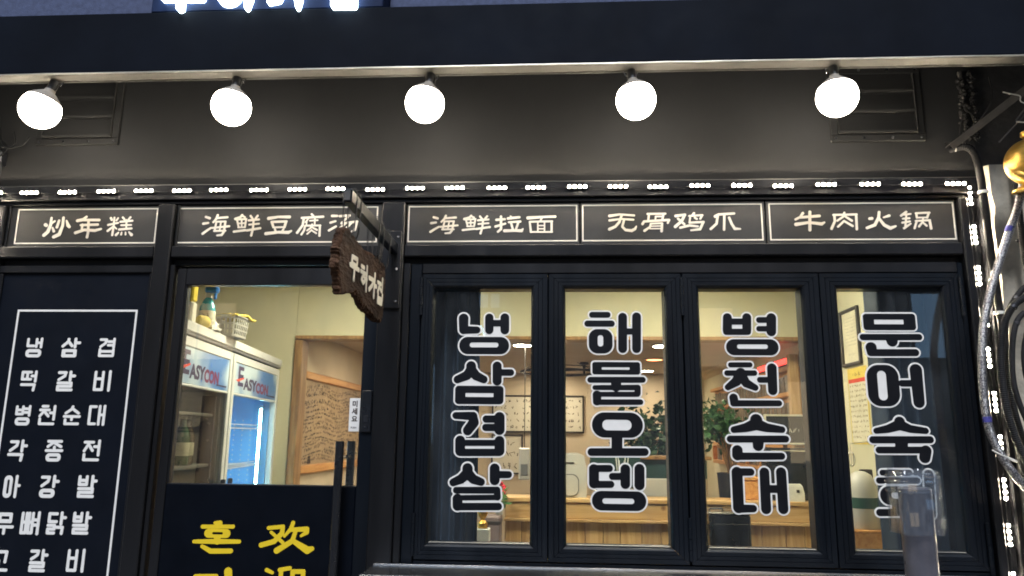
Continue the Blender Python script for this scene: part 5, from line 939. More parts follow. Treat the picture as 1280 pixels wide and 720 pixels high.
for k, (y0, y1, lit) in enumerate(((-0.045, 0.868, False), (0.892, 2.075, True))):
    dn = fb('door', 'fridge_white', fr, -0.04, 0.0, y0, y0 + .045, 0.10, 1.935); dn['label'] = 'white fridge door with dark glass' if not lit else 'white fridge door glowing blue inside'
    for nm, a in (('stile', (-0.04, 0, y1 - .045, y1, 0.10, 1.935)), ('top_rail', (-0.04, 0, y0 + .0455, y1 - .0455, 1.885, 1.935)), ('bottom_rail', (-0.04, 0, y0 + .0455, y1 - .0455, 0.10, 0.16)), ('mid_rail', (-0.04, -.004, y0 + .0455, y1 - .0455, 1.685, 1.70))):
        fb(nm, 'fridge_white', dn, *a)
    fb('glass', 'fridge_glass_clear' if lit else 'fridge_glass', dn, -0.022, -0.016, y0 + .0455, y1 - .0455, 0.161, 1.684, b=0)
    hp = fb('header', 'header_print', dn, -0.03, -0.006, y0 + .046, y1 - .046, 1.7005, 1.8845, b=0.001)
    # printed name: big first letter, red flag, smaller letters
    w = (y1 - y0 - .1); sx = 1.0
    fx = lambda a, b_, d_, o0=y0, w=w, z0=0: (-0.0052, o0 + .05 + a * w, 1.71 + b_ * 0.17)
    def ptxt(body, size, u, v_, m_, wide):
        fm(text_mesh(body, size, lambda a, b_, d_: (-0.0050, y0 + .05 + (u + a * wide) * w, 1.71 + (v_ + b_) * 0.165), bold=0.028), 'letter', m_, fr if False else hp.parent if False else dn)
    ptxt('E', 1.02, 0.06, 0.24, 'text_navy', 0.24)
    ptxt('ASY', 0.60, 0.20, 0.14, 'text_navy', 0.26); ptxt('CON', 0.56, 0.47, 0.11, 'text_wine', 0.24)
    pr_ = MB().box(-0.0056, -0.0050, y0 + .05 + .74 * w, y0 + .05 + .97 * w, 1.71 + .008, 1.71 + .017); fm(pr_, 'small_print', 'text_navy', dn)
    fm(MB().prism([(0.02, .40), (.19, .56), (.19, .50), (.07, .36)], lambda a, b_, d_: (-0.0046 + d_, y0 + .05 + a * w, 1.71 + b_ * .17), 0, .0004), 'red_flag', 'text_red', dn)
    for (u, v_, r_) in ((.60, .68, .085), (.66, .86, .03), (.70, .80, .025), (.42, .10, .05), (.84, .42, .04), (.87, .52, .02)):
        fm(MB().lathe([(r_ * .17, 0), (r_ * .15, .0006), (0.001, .0008)], 14, (-0.0052, y0 + .05 + u * w, 1.71 + v_ * .17), (1, 0, 0)), 'water_drop', 'spray_head', dn)
    hy = y1 - .06 if k == 0 else y0 + .055
    fb('door_handle', 'appliance_black', dn, 0.001, 0.028, hy, hy + .022, 1.02, 1.19, b=0.005)
    for z in (1.28, 1.565) if not lit else (1.235, 1.49):
        sh = MB()
        if lit:
            for i in range(34): yy = y0 + .06 + (y1 - y0 - .12) * i / 33; sh.box(-0.55, -0.075, yy - .0018, yy + .0018, z, z + .004)
            for xx in (-0.55, -0.31, -0.08): sh.box(xx - .003, xx + .003, y0 + .055, y1 - .055, z - .006, z - .001)
            fm(sh, 'wire_shelf', 'wire_white', fr)
        else: fb('shelf', 'fridge_grey', fr, -0.56, -0.07, y0 + .06, y1 - .06, z - .018, z)
        if lit:
            br = MB()
            for i in range(2): xx = -.55 + .47 * i; br.box(xx - .003, xx + .003, y0 + .05, y1 - .05, z + .02, z + .026)
            fm(br, 'shelf_rail', 'wire_white', fr)
    if lit:
        fb('led_bar', 'fridge_white', fr, -0.10, -0.082, y1 - .105, y1 - .075, 0.32, 1.66, b=.002)
        q = MB()
        for i in range(60): z = 0.34 + i * .0217; q.box(-0.10, -0.082, y1 - .108, y1 - .1055, z, z + .014, .001)
        fm(q, 'led_dots', 'fridge_led', fr)
        fb('led_bar', 'fridge_led', fr, -0.40, -0.392, y1 - .032, y1 - .0265, 0.34, 1.62, b=.002)
        q = MB()
        for j in range(4):
            for i in range(30): q.box(-0.36 + .06 * j, -0.352 + .06 * j, y1 - .031, y1 - .0268, 0.5 + i * .036, .5 + i * .036 + .01)
        fm(q, 'peg_slots', 'wire_white', fr)
    else:
        fb('side_liner', 'appliance_black', fr, -0.14, -0.06, y1 - .075, y1 - .055, 0.31, 1.67, b=.002)
BOT = [(.040, 0), (.042, .01), (.042, .15), (.036, .18), (.018, .215), (.0155, .25), (.0165, .252), (.0165, .27), (.001, .271)]
def bottle(label, y, z, x, m_, grp, s=1.0):
    p = fr.matrix_basis @ Vector((x, y, z)) if False else Vector((x, y, z))
    a = fr.rotation_euler.z; w = Vector((-1.85 + p.x * math.cos(a) - p.y * math.sin(a), 0.15 + p.x * math.sin(a) + p.y * math.cos(a), z + .006))
    t = thing('bottle', label, 'bottle', w, grp)
    MB().lathe([(r_ * s, q * s) for r_, q in BOT], 18, w).build('glass', m_, t, True)
    MB().lathe([(.0425 * s, .05 * s), (.0428 * s, .051 * s), (.0428 * s, .12 * s), (.0425 * s, .121 * s)], 18, w).build('label', 'label_cream', t, True)
    MB().lathe([(.0172 * s, .246 * s), (.0172 * s, .272 * s), (.002, .274 * s)], 14, w).build('cap', 'zip_white', t, True)
BX = [(.50, 'dark bottle furthest left on the unlit fridge shelf'), (.60, 'brown bottle in the middle of the unlit fridge shelf'), (.76, 'green bottle with a pale label at the right of the unlit fridge shelf')]
for k, (y, lab) in enumerate(BX): bottle(lab, y, 1.28, (-0.13, -0.14, -0.20)[k], 'bottle_green' if k != 1 else 'bottle_brown', 'bottles in the display fridge')
bottle('tall bottle on the upper wire shelf of the blue-lit fridge side', 1.22, 1.49, -0.12, 'bottle_green', 'bottles in the display fridge', .6)
bottle('brown bottle standing behind the others in the unlit fridge side', .66, 1.28, -0.36, 'bottle_brown', 'bottles in the display fridge')

# ---- things on top of the fridge (top at z 2.017)
ZT = 2.018
t = thing('spray_bottle', 'blue spray bottle of cleaner standing on the fridge', 'spray bottle', (-1.965, 0.62, ZT))
MB().lathe([(.040, 0), (.044, .01), (.045, .10), (.040, .14), (.026, .175), (.016, .19)], 20, (-1.965, .62, ZT)).build('body', 'spray_blue', t, True)
MB().lathe([(.0452, .03), (.0456, .032), (.0458, .10), (.0448, .112)], 20, (-1.965, .62, ZT)).build('label', 'label_cream', t, True)
MB().lathe([(.018, .19), (.018, .215), (.012, .216)], 14, (-1.965, .62, ZT)).build('collar', 'zip_white', t, True)
MB().box(-1.985, -1.91, .60, .64, ZT + .217, ZT + .252, .008).box(-1.935, -1.92, .612, .628, ZT + .18, ZT + .216, .004).build('trigger_head', 'spray_head', t)
LABEL_T = t
t = thing('yellow_bottle', 'tall yellow bottle at the left end of the fridge top', 'bottle', (-1.97, 0.42, ZT))
MB().box(-2.002, -1.938, .39, .45, ZT, ZT + .13, .01).build('lower_half', 'label_cream', t)
MB().box(-2.000, -1.940, .392, .448, ZT + .131, ZT + .26, .008).build('upper_half', 'yellow_plastic', t)
t = thing('sponge_roll', 'round yellow-green roll lying between bottles on the fridge', 'sponge', (-1.945, 0.50, ZT))
MB().lathe([(.030, -.03), (.035, -.02), (.035, .02), (.030, .03)], 20, (-1.935, .515, ZT + .036), (0.4, 1, 0)).build('roll', 'cloth_yellow', t, True)
t = thing('crumpled_tissue', 'crumpled white paper on the fridge beside the basket', 'paper', (-1.945, 0.6, ZT))
q = MB(); v = []
for j in range(9):
    for i in range(14):
        a = 2 * math.pi * i / 14; e = R(90) * j / 8; r_ = .05 * (1 + .45 * mnoise.noise((math.cos(a) * 2.2, math.sin(a) * 2.2, j * .7)))
        v.append((-1.93 + r_ * math.cos(e) * math.cos(a), .60 + r_ * 1.2 * math.cos(e) * math.sin(a), ZT + .001 + .06 * math.sin(e) * (1 + .5 * mnoise.noise((i * .9, j * .8, 3)))))
q.v = v
for j in range(8):
    for i in range(14): q.f.append((j * 14 + i, j * 14 + (i + 1) % 14, (j + 1) * 14 + (i + 1) % 14, (j + 1) * 14 + i))
q.build('paper', 'paper_white', t)
t = thing('plastic_basket', 'grey perforated plastic basket with a yellow cloth on the fridge', 'basket', (-1.95, 0.85, ZT))
cx_, cy_ = -1.955, .90
def bring(s_, z):
    P = rrect(-.085, .085, -.12, .12, .035, 5); P = P + P[:1]; L = [0]
    for a, b_ in zip(P[:-1], P[1:]): L.append(L[-1] + math.hypot(b_[0] - a[0], b_[1] - a[1]))
    o = []; i = 0
    for k in range(56):
        d_ = L[-1] * k / 56
        while L[i + 1] < d_: i += 1
        t_ = (d_ - L[i]) / (L[i + 1] - L[i]); o.append((cx_ + s_ * (P[i][0] + t_ * (P[i + 1][0] - P[i][0])), cy_ + s_ * (P[i][1] + t_ * (P[i + 1][1] - P[i][1])), z))
    return o
n_ = len(bring(1, 0)); q = MB(); rings = [(0.82, ZT), (0.83, ZT + .012), (.86, ZT + .036), (.875, ZT + .044), (.90, ZT + .068), (.912, ZT + .076), (.94, ZT + .10), (1.0, ZT + .112)]
q.v = [p for s_, z in rings for p in bring(s_, z)]
for i in range(len(rings) - 1):
    for k in range(n_):
        if i in (1, 3, 5) and k % 2 == 0: continue       # the holes
        q.f.append((i * n_ + k, i * n_ + (k + 1) % n_, (i + 1) * n_ + (k + 1) % n_, (i + 1) * n_ + k))
q.f.append(tuple(range(n_)))
o = q.build('wall', 'basket_grey', t); sm = o.modifiers.new('thickness', 'SOLIDIFY'); sm.thickness = 0.003
q = MB()
R0 = [bring(1.0, ZT + .113), bring(1.06, ZT + .114), bring(1.06, ZT + .122), bring(.99, ZT + .122)]
fixn(shell(R0).build('rim', 'basket_grey', t))
t = thing('folded_cloth', 'folded yellow cloth lying over the basket on the fridge', 'cloth', (cx_, cy_, ZT + .125))
q = MB(); v = []
for j in range(13):
    for i in range(13):
        u, w_ = i / 12 - .5, j / 12 - .5
        v.append((cx_ + .01 + u * .17 + .02 * w_, cy_ + w_ * .25, ZT + .132 + .012 * mnoise.noise((u * 5, w_ * 5, 2)) - .05 * max(0, abs(w_) - .42) + .008 * math.cos(w_ * 9)))
q.v = v
for j in range(12):
    for i in range(12): a = j * 13 + i; q.f.append((a, a + 1, a + 14, a + 13))
o = q.build('fabric', 'cloth_yellow', t, True); sm = o.modifiers.new('thickness', 'SOLIDIFY'); sm.thickness = 0.012

# ---- handwriting helper: many short pen squiggles merged into one part
def squiggles(rows, fn, m_, name, parent, w, wild=0.0, rng=None):
    rng = rng or random; q = MB()
    for (u0, u1, v0, h_) in rows:
        u = u0
        while u < u1:
            n_ = rng.randint(3, 6); cw = h_ * rng.uniform(.5, .95); ang = rng.uniform(-wild, wild)
            pts = []
            for k in range(n_):
                a = u + cw * rng.random(); b_ = v0 + h_ * rng.uniform(-.5, .5)
                pts.append((a, b_))
            for (a0, b0), (a1, b1) in zip(pts[:-1], pts[1:]):
                dx, dy = a1 - a0, b1 - b0; L = math.hypot(dx, dy) + 1e-6; nx_, ny_ = -dy / L * w, dx / L * w
                q.add([fn(a0 + nx_, b0 + ny_), fn(a0 - nx_, b0 - ny_), fn(a1 - nx_, b1 - ny_), fn(a1 + nx_, b1 + ny_)], [(0, 1, 2, 3)])
            u += cw * rng.uniform(1.05, 1.6)
            if rng.random() < .12: u += h_ * 1.2
    return q.build(name, m_, parent)
rng = random.Random(3)
squiggles([(-1.995, -1.935, ZT + .085, .022), (-1.99, -1.94, ZT + .055, .012)], lambda a, b_: (a, .5735, b_), 'ink', 'label_print', LABEL_T, .0012, 0, rng)
# ---- scribbled guest board on the back room's left wall
t = thing('scribbled_board', 'kraft-coloured board covered in handwritten guest messages seen through the glass door', 'notice board', (-2.0, 3.8, 1.2))
bx('panel', 'board_kraft', t, -2.018, -2.008, 2.42, 5.4, 1.218, 1.888, 0.001)
bx('top_rail', 'orange_wood', t, -2.0185, -1.985, 2.42, 5.4, 1.890, 1.952, 0.008)
bx('bottom_rail', 'orange_wood', t, -2.0185, -1.985, 2.42, 5.4, 1.150, 1.216, 0.008)
rows = []
for k in range(21):
    v0 = 1.245 + .0305 * k
    u = 2.45 + rng.random() * .1
    while u < 5.3:
        L = rng.uniform(.15, .5); rows.append((u, min(u + L, 5.35), v0 + rng.uniform(-.012, .012), rng.uniform(.016, .034))); u += L + rng.uniform(.02, .12)
squiggles(rows, lambda a, b_: (-2.0073, a, b_ + .06 * math.sin(a * 7) * .3), 'ink', 'handwriting', t, .0036, 0.3, rng)['kind'] = 'stuff'
q = MB().box(-2.0075, -2.0065, 2.62, 2.70, 1.225, 1.262).box(-2.0075, -2.0065, 2.635, 2.685, 1.263, 1.285); q.build('ink_blot', 'ink', t)

# ---- pine counter
ct = thing('pine_counter', 'knotty pine counter with vertical boards behind the middle windows', 'counter', (0.7, 2.1, 0.005))
bx('counter_top', 'pine_across', ct, -0.375, 1.88, 1.975, 2.28, 1.012, 1.040, 0.004)
bx('top_board', 'pine_across', ct, -0.365, 1.88, 1.985, 2.02, 0.905, 1.010, 0.003)
bx('ledge', 'pine_across', ct, -0.372, 1.88, 1.955, 2.02, 0.882, 0.903, 0.004)
x = -0.365; k = 0
while x < 1.87:
    w = (.115, .148, .132, .16, .125)[k % 5]; x1 = min(x + w, 1.88)
    bx('board', 'pine', ct, x, x1 - .003, 1.99 + .0015 * (k % 2), 2.012, 0.05, 0.880, 0.003); x = x1; k += 1
bx('end_panel', 'pine', ct, -0.369, -0.352, 2.021, 2.27, 0.05, 1.010, 0.003)
bx('kick_board', 'frame_dark', ct, -0.36, 1.88, 2.021, 2.05, 0.006, 0.88, 0)

# ---- back wall whiteboards
def wallboard(label, x0, x1, z0, z1, nr, cols):
    t = thing('menu_whiteboard', label, 'whiteboard', ((x0 + x1) / 2, 6.49, z0), 'handwritten boards on the back wall')
    bx('sheet', 'whiteboard', t, x0 + .02, x1 - .02, 6.478, 6.496, z0 + .02, z1 - .02, 0)
    for a in ((x0, x1, 6.465, 6.498, z0, z0 + .02), (x0, x1, 6.465, 6.498, z1 - .02, z1), (x0, x0 + .02, 6.466, 6.498, z0 + .021, z1 - .021), (x1 - .02, x1, 6.466, 6.498, z0 + .021, z1 - .021)):
        bx('frame', 'frame_dark', t, *a, .003)
    rows = []
    H_ = (z1 - z0 - .06) / nr
    for r_ in range(nr):
        z = z1 - .03 - H_ * (r_ + .5)
        for c0, c1 in cols: rows.append((x0 + .04 + (x1 - x0 - .08) * c0, x0 + .04 + (x1 - x0 - .08) * c1, z, H_ * .52))
    squiggles(rows, lambda a, b_: (a, 6.4775, b_), 'ink', 'handwriting', t, .0032, 0.2, rng)['kind'] = 'stuff'
wallboard('wide handwritten price whiteboard on the back wall', -0.86, 0.345, 1.510, 1.992, 5, ((0, .26), (.32, .42), (.50, .72), (.78, .98)))
wallboard('small handwritten notice board below the wide price whiteboard', -0.86, -0.45, 0.98, 1.485, 3, ((.1, .9),))

# ---- downlights, ring lamp and the front ceiling panel
DL = [(-0.318, 3.334, 'downlight', 'white downlight nearest the opening, left one'), (0.945, 3.355, 'downlight', 'white downlight nearest the opening, right one'), (1.026, 4.566, 'downlight_orange', 'orange-glowing downlight in the back room ceiling'), (1.101, 5.938, 'downlight', 'white downlight furthest back on the right'),
      (-1.25, 3.3, 'downlight', 'added white downlight over the scribbled board'), (-1.2, 5.2, 'downlight', 'added white downlight furthest back on the left'), (-0.1, 6.0, 'downlight', 'added white downlight before the price whiteboard')]  # these three are unseen, added to light the back room
for x, y, m_, lab in DL:
    t = thing('downlight', lab + ', inside the restaurant', 'ceiling light', (x, y, 2.28), 'round downlights in the back room ceiling')
    MB().lathe([(.105, 2.2795), (.105, 2.272), (.085, 2.268), (.083, 2.2795)], 28, (x, y, 0)).build('trim', 'zip_white', t, True)
    MB().lathe([(.082, 2.2755), (.080, 2.271), (.001, 2.2695)], 24, (x, y, 0)).build('lens', m_, t, True)
t = thing('ring_lamp', 'unlit black ring lamp hanging under the back room ceiling', 'ceiling lamp', (0.02, 5.0, 2.15))
ringp = [(0.02 + .43 * math.cos(2 * math.pi * k / 40), 5.0 + .43 * math.sin(2 * math.pi * k / 40), 2.17) for k in range(41)]
MB().tube(ringp, .014, 8, False).build('ring', 'appliance_black', t, True)
ringp = [(0.02 + .36 * math.cos(2 * math.pi * k / 40), 5.0 + .36 * math.sin(2 * math.pi * k / 40), 2.22) for k in range(41)]
MB().tube(ringp, .006, 8, False).build('ring', 'appliance_black', t, True)
MB().lathe([(.05, 2.284), (.055, 2.26), (.02, 2.25), (.012, 2.16), (.03, 2.15), (.002, 2.13)], 18, (.3, 5.0, 0)).build('canopy', 'appliance_black', t, True)
for a in (0, 2.1, 4.2): MB().tube([(0.02 + .43 * math.cos(a), 5 + .43 * math.sin(a), 2.17), (0.02 + .2 * math.cos(a), 5 + .2 * math.sin(a), 2.284)], .003, 6).build('cord', 'wire_black', t)
for k, (x, y) in enumerate(((-1.2, 1.1), (0.75, 1.15))):
    t = thing('ceiling_panel_light', ['flat square ceiling light over the fridge aisle', 'flat square ceiling light before the counter'][k] + ' in the front room', 'ceiling light', (x, y, 2.7), 'square ceiling lights in the front room')
    bx('rim', 'zip_white', t, x - .26, x + .26, y - .26, y + .26, 2.680, 2.701, .004); bx('diffuser', 'panel_light', t, x - .24, x + .24, y - .24, y + .24, 2.672, 2.679, .002)

# ---- on and behind the counter
def plant(name, label, c, h_pot, r_pot, crown, nleaf, lm, ls, seed, trunk=True, group=None):
    rg = random.Random(seed); t = thing(name, label, 'plant', c, group); c = Vector(c)
    MB().lathe([(r_pot * .8, 0), (r_pot, h_pot * .96), (r_pot * 1.04, h_pot), (r_pot * .9, h_pot), (r_pot * .88, h_pot * .9), (.002, h_pot * .89)], 20, c).build('pot', 'pot_dark', t, True)
    q = MB(); lf = MB()
    cc = Vector(crown[:3]); rx, ry, rz = crown[3:]
    base = c + Vector((0, 0, h_pot * .88)); tips = []
    for k in range(11):
        d_ = Vector((rg.gauss(0, 1), rg.gauss(0, 1), rg.gauss(.1, .9))).normalized()
        tip = cc + Vector((d_.x * rx, d_.y * ry, d_.z * rz)) * rg.uniform(.5, .95); mid = (base + tip) / 2 + Vector((rg.uniform(-.04, .04), rg.uniform(-.04, .04), .05))
        P = smooth_path([base + Vector((rg.uniform(-.02, .02), rg.uniform(-.02, .02), 0)), base.lerp(mid, .6), mid, tip], 4)
        q.tube(P, [.009 * (1 - .85 * i / len(P)) for i in range(len(P))], 6); tips.append((mid, tip))
    q.build('stem', 'oak_trim', t, True)
    for k in range(nleaf):
        mid, tip = rg.choice(tips); p = mid.lerp(tip, rg.uniform(.25, 1.1)) + Vector((rg.gauss(0, rx * .22), rg.gauss(0, ry * .22), rg.gauss(0, rz * .22)))
        d_ = Vector((rg.gauss(0, 1), rg.gauss(0, 1), rg.gauss(-.3, .7))).normalized(); s_ = ls * rg.uniform(.6, 1.25)
        sd = d_.orthogonal().normalized(); sd.rotate(Matrix.Rotation(rg.uniform(0, 6.28), 3, d_)); nn = d_.cross(sd) * .12 * s_
        lf.add([p, p + d_ * s_ * .35 + sd * s_ * .26 + nn, p + d_ * s_ * .7 + sd * s_ * .2 + nn, p + d_ * s_, p + d_ * s_ * .7 - sd * s_ * .2 + nn, p + d_ * s_ * .35 - sd * s_ * .26 + nn], [(0, 1, 5), (1, 2, 4, 5), (2, 3, 4)])
    lf.build('foliage', lm, t)['kind'] = 'stuff'
    return t
plant('potted_tree', 'bushy bright-leaved potted tree behind the third window', (1.34, 2.62, 0.86), .34, .105, (1.30, 2.62, 1.60, .28, .24, .19), 850, 'leaf_mid', .062, 5)
plant('potted_tree', 'dark glossy potted tree behind the right side of the second window', (0.84, 3.0, 0.66), .36, .12, (0.83, 3.0, 1.54, .27, .24, .33), 950, 'leaf_dark', .075, 11)
tag(bx('plant_stand', 'oak_trim', None, 1.20, 1.48, 2.48, 2.76, 0.006, 0.858, .004), 'wooden stand under the bushy bright-leaved tree', 'stand')
tag(bx('plant_stand', 'oak_trim', None, 0.70, 0.98, 2.86, 3.14, 0.006, 0.658, .004), 'wooden stand under the dark glossy tree', 'stand')
t = thing('card_terminal', 'white rounded till terminal on the counter behind the second window', 'till', (0.08, 2.15, 1.041))
fixn(MB().prism([(-.08, 1.041), (.205, 1.041), (.205, 1.25), (.19, 1.325), (.15, 1.345), (-.08, 1.345)], lambda a, b_, d_: (a, d_, b_), 2.06, 2.24).build('housing', 'appliance_white', t))
fixn(MB().prism(rrect(-.085, .152, 1.05, 1.202, .048), lambda a, b_, d_: (a, d_, b_), 2.054, 2.0595).build('front_ring', 'fridge_grey', t))
fixn(MB().prism(rrect(-.085, .145, 1.055, 1.195, .045), lambda a, b_, d_: (a, d_, b_), 2.048, 2.0535).build('front_plate', 'appliance_white', t))
bx('slot', 'frame_dark', t, -.02, .12, 2.0555, 2.0598, 1.275, 1.283, 0)
t = thing('screen_back', 'dark teal screen standing on the counter right of the white till', 'monitor', (.42, 2.2, 1.041))
bx('panel', 'teal_dark', t, .235, .60, 2.18, 2.21, 1.10, 1.355, .008); bx('foot', 'appliance_black', t, .34, .50, 2.13, 2.26, 1.0415, 1.052, .004); bx('neck', 'appliance_black', t, .40, .44, 2.20, 2.225, 1.053, 1.2, .003)
t = thing('straw_holder', 'pot of white straws on the counter right of the till', 'straws', (.46, 2.08, 1.041))
MB().lathe([(.035, 1.0415), (.038, 1.13), (.034, 1.13), (.032, 1.05)], 16, (.46, 2.09, 0)).build('cup', 'appliance_white', t, True)
for k in range(6): MB().tube([(.46 + .02 * math.cos(k), 2.09 + .02 * math.sin(k), 1.05), (.46 + .045 * math.cos(k), 2.09 + .03 * math.sin(k), 1.34 - .02 * (k % 3))], .0035, 8).build('straw', 'zip_white', t, True)
t = thing('receipt_stack', 'stack of white paper lying on the counter before the screen', 'paper', (.35, 2.1, 1.041))
for k in range(4): bx('sheet', 'paper_white', t, .25 + .004 * k, .40 + .003 * k, 2.05, 2.15, 1.0415 + .012 * k, 1.0525 + .012 * k, .001)
t = thing('grey_cabinet', 'pale grey low cabinet behind the counter at the right of the second window', 'cabinet', (.75, 2.6, .01))
bx('carcass', 'appliance_white', t, .50, 1.10, 2.40, 2.80, 0.006, 1.16, .006); bx('worktop', 'oak_trim', t, .45, 1.15, 2.38, 2.82, 1.30, 1.325, .004); bx('upright', 'teal_dark', t, .47, 1.12, 2.42, 2.78, 1.162, 1.298, .003)
t = thing('red_flower', 'small red artificial flower at the left end of the counter', 'flower', (-.33, 1.9, .95))
for k in range(9):
    a = k * .7; MB().lathe([(.002, -.014), (.018, -.004), (.016, .008), (.003, .014)], 9, (-.40 + .035 * math.cos(a), 1.9 + .03 * math.sin(a), 1.03 + .017 * (k % 5) + (0.07 if k < 4 else 0)), (math.cos(a), math.sin(a), 1)).build('bloom', 'petal_red', t, True)
lf = MB()
for k in range(26):
    p = Vector((-.40 + rng.gauss(.01, .03), 1.9 + rng.gauss(0, .03), 1.03 + rng.uniform(-.03, .08))); d_ = Vector((rng.gauss(.3, 1), rng.gauss(0, 1), rng.gauss(.2, .6))).normalized(); sd = d_.orthogonal().normalized()
    lf.add([p, p + d_ * .03 + sd * .013, p + d_ * .07, p + d_ * .03 - sd * .013], [(0, 1, 2, 3)])
lf.build('leaves', 'leaf_bright', t)
MB().tube([(-.40, 1.9, 0.98), (-.40, 1.9, 1.05)], .004, 6).build('stem', 'leaf_bright', t)
MB().lathe([(.022, .93), (.03, .96), (.026, .985), (.02, .985)], 14, (-.40, 1.9, 0)).build('vase', 'appliance_white', t, True)
t = thing('mauve_box', 'mauve-grey box beside the left end of the counter', 'box', (-.45, 1.85, .01))
bx('body', 'mauve_grey', t, -.50, -.385, 1.78, 1.98, .006, .929, .008); bx('lid', 'frame_dark', t, -.503, -.382, 1.777, 1.983, .88, .8995, .003)
t = thing('snow_globe', 'little glass ornament on a tall plinth in the gap beside the curtain', 'ornament', (-.465, 1.4, .93))
MB().lathe([(.03, .9), (.03, .93), (.012, .95), (.028, .975), (.034, 1.0), (.028, 1.03), (.002, 1.04)], 18, (-.465, 1.4, 0)).build('body', 'gold', t, True)
MB().lathe([(.014, 1.04), (.016, 1.055), (.002, 1.07)], 12, (-.465, 1.4, 0)).build('knob', 'petal_red', t, True)
t2 = tag(bx('plinth', 'fridge_white', None, -.51, -.42, 1.35, 1.45, .006, .899, .004), 'narrow pale plinth under the little glass ornament', 'plinth')
t = thing('wall_phone', 'grey wall device hanging left of the second window stile', 'intercom', (-.33, 3.4, 1.2))
bx('body', 'appliance_white', t, -.345, -.245, 3.38, 3.42, 1.08, 1.36, .01); bx('keypad', 'fridge_grey', t, -.325, -.265, 3.372, 3.379, 1.12, 1.22, .002)
MB().tube([(-.295, 3.40, 1.365), (-.295, 3.40, 2.284)], .004, 6).build('cord', 'wire_black', t)
t = thing('black_cooler', 'black box cooler standing before the pine counter in the third window', 'cooler', (1.1, 1.7, .01))
bx('body', 'appliance_black', t, .965, 1.225, 1.60, 1.94, .006, .985, .01); bx('lid', 'steel', t, .962, 1.228, 1.597, 1.943, .986, .997, .003)
bx('door', 'appliance_black', t, .985, 1.205, 1.592, 1.599, .10, .93, .004); MB().tube([(.985, 1.68, 1.0), (.985, 1.68, 1.015), (1.06, 1.66, 1.018), (1.065, 1.66, 1.0)], .006, 8).build('handle', 'appliance_black', t, True)
# chalkboard, oven, register and papers behind the third window
t = thing('chalkboard', 'small chalkboard with a pale frame behind the right of the third window', 'chalkboard', (1.72, 2.42, 1.42))
bx('slate', 'chalk', t, 1.575, 1.86, 2.42, 2.435, 1.435, 1.63, 0)
for a in ((1.56, 1.875, 2.41, 2.44, 1.42, 1.4345), (1.56, 1.875, 2.41, 2.44, 1.6305, 1.645), (1.56, 1.5745, 2.411, 2.44, 1.435, 1.63), (1.8605, 1.875, 2.411, 2.44, 1.435, 1.63)): bx('frame', 'whiteboard', t, *a, .002)
squiggles([(1.68, 1.82, 1.53, .04)], lambda a, b_: (a, 2.4188, b_), 'whiteboard', 'chalk_writing', t, .0016, 0, rng)
bx('strut', 'oak_trim', t, 1.70, 1.73, 2.445, 2.46, 1.0415 - .6, 1.64, .003)
t = thing('dark_oven', 'dark glass-fronted oven under the chalkboard', 'oven', (1.72, 2.3, 1.041))
bx('body', 'appliance_black', t, 1.48, 1.86, 2.10, 2.26, 1.0415, 1.40, .008); bx('window', 'fridge_glass', t, 1.52, 1.80, 2.094, 2.0985, 1.09, 1.37, 0); bx('handle', 'steel', t, 1.50, 1.82, 2.075, 2.085, 1.375, 1.385, .002)
t = thing('wooden_box', 'orange wooden box stacked on the counter behind the third window', 'box', (1.40, 2.2, 1.041))
bx('lower_box', 'orange_wood', t, 1.26, 1.46, 2.09, 2.25, 1.0415, 1.17, .004); bx('lid', 'orange_wood', t, 1.25, 1.47, 2.085, 2.255, 1.1715, 1.20, .004)
t = thing('paper_bag', 'crumpled white paper bag on the counter below the chalkboard', 'bag', (1.6, 2.05, 1.041))
q = MB(); v = []
for z_, s_ in ((1.0415, 1), (1.09, .97), (1.14, .9), (1.155, .8)):
    for k, (a, b_) in enumerate(rrect(1.53, 1.70, 2.00, 2.07, .015, 3)): v.append((1.615 + (a - 1.615) * s_ + .008 * mnoise.noise((k, z_ * 30, 0)), 2.035 + (b_ - 2.035) * s_, z_ + .006 * mnoise.noise((k * .7, z_ * 9, 4)) * (z_ > 1.05)))
q.v = v; n_ = 16
for i in range(3):
    for k in range(n_): q.f.append((i * n_ + k, i * n_ + (k + 1) % n_, (i + 1) * n_ + (k + 1) % n_, (i + 1) * n_ + k))
q.f.append(tuple(3 * n_ + k for k in range(n_))); q.build('sheet', 'paper_white', t); bx('print', 'frame_dark', t, 1.64, 1.66, 1.9965, 1.9985, 1.10, 1.12, 0)

# ---- photo rack on the right wall of the back room
t = thing('photo_rack', 'orange wooden wall rack filled with rows of photographs', 'wall rack', (1.9, 4.0, 1.2))
Y0, Y1, Zb, Zt = 2.60, 5.75, 1.20, 2.02
bx('back_board', 'orange_wood', t, 1.892, 1.9035, Y0, Y1, Zb, Zt, 0)
for k in range(5):
    z = Zb + (Zt - Zb) * k / 4; bx('shelf_rail', 'orange_wood', t, 1.835, 1.8915, Y0 + .05, Y1, z - .018, z + .018, .003)
bx('end_post', 'pine', t, 1.82, 1.8915, Y0 - .02, Y0 + .048, Zb - .02, Zt + .10, .004)
for k in range(1, 7): bx('upright', 'orange_wood', t, 1.84, 1.8915, Y0 + .05 + .52 * k - .012, Y0 + .05 + .52 * k + .012, Zb + .019, Zb + .18, .002)
for r_ in range(4):
    y = Y0 + .075
    while y < Y1 - .1:
        w = rng.uniform(.08, .11); z0 = Zb + (Zt - Zb) * r_ / 4 + .0205
        bx('photograph', 'photo_dark', t, 1.870, 1.874, y, y + w, z0, z0 + rng.uniform(.12, .148), 0); y += w + rng.uniform(.006, .03)
t = thing('red_led_sign', 'red glowing strip light above the photo rack', 'light strip', (1.88, 3.2, 2.1))
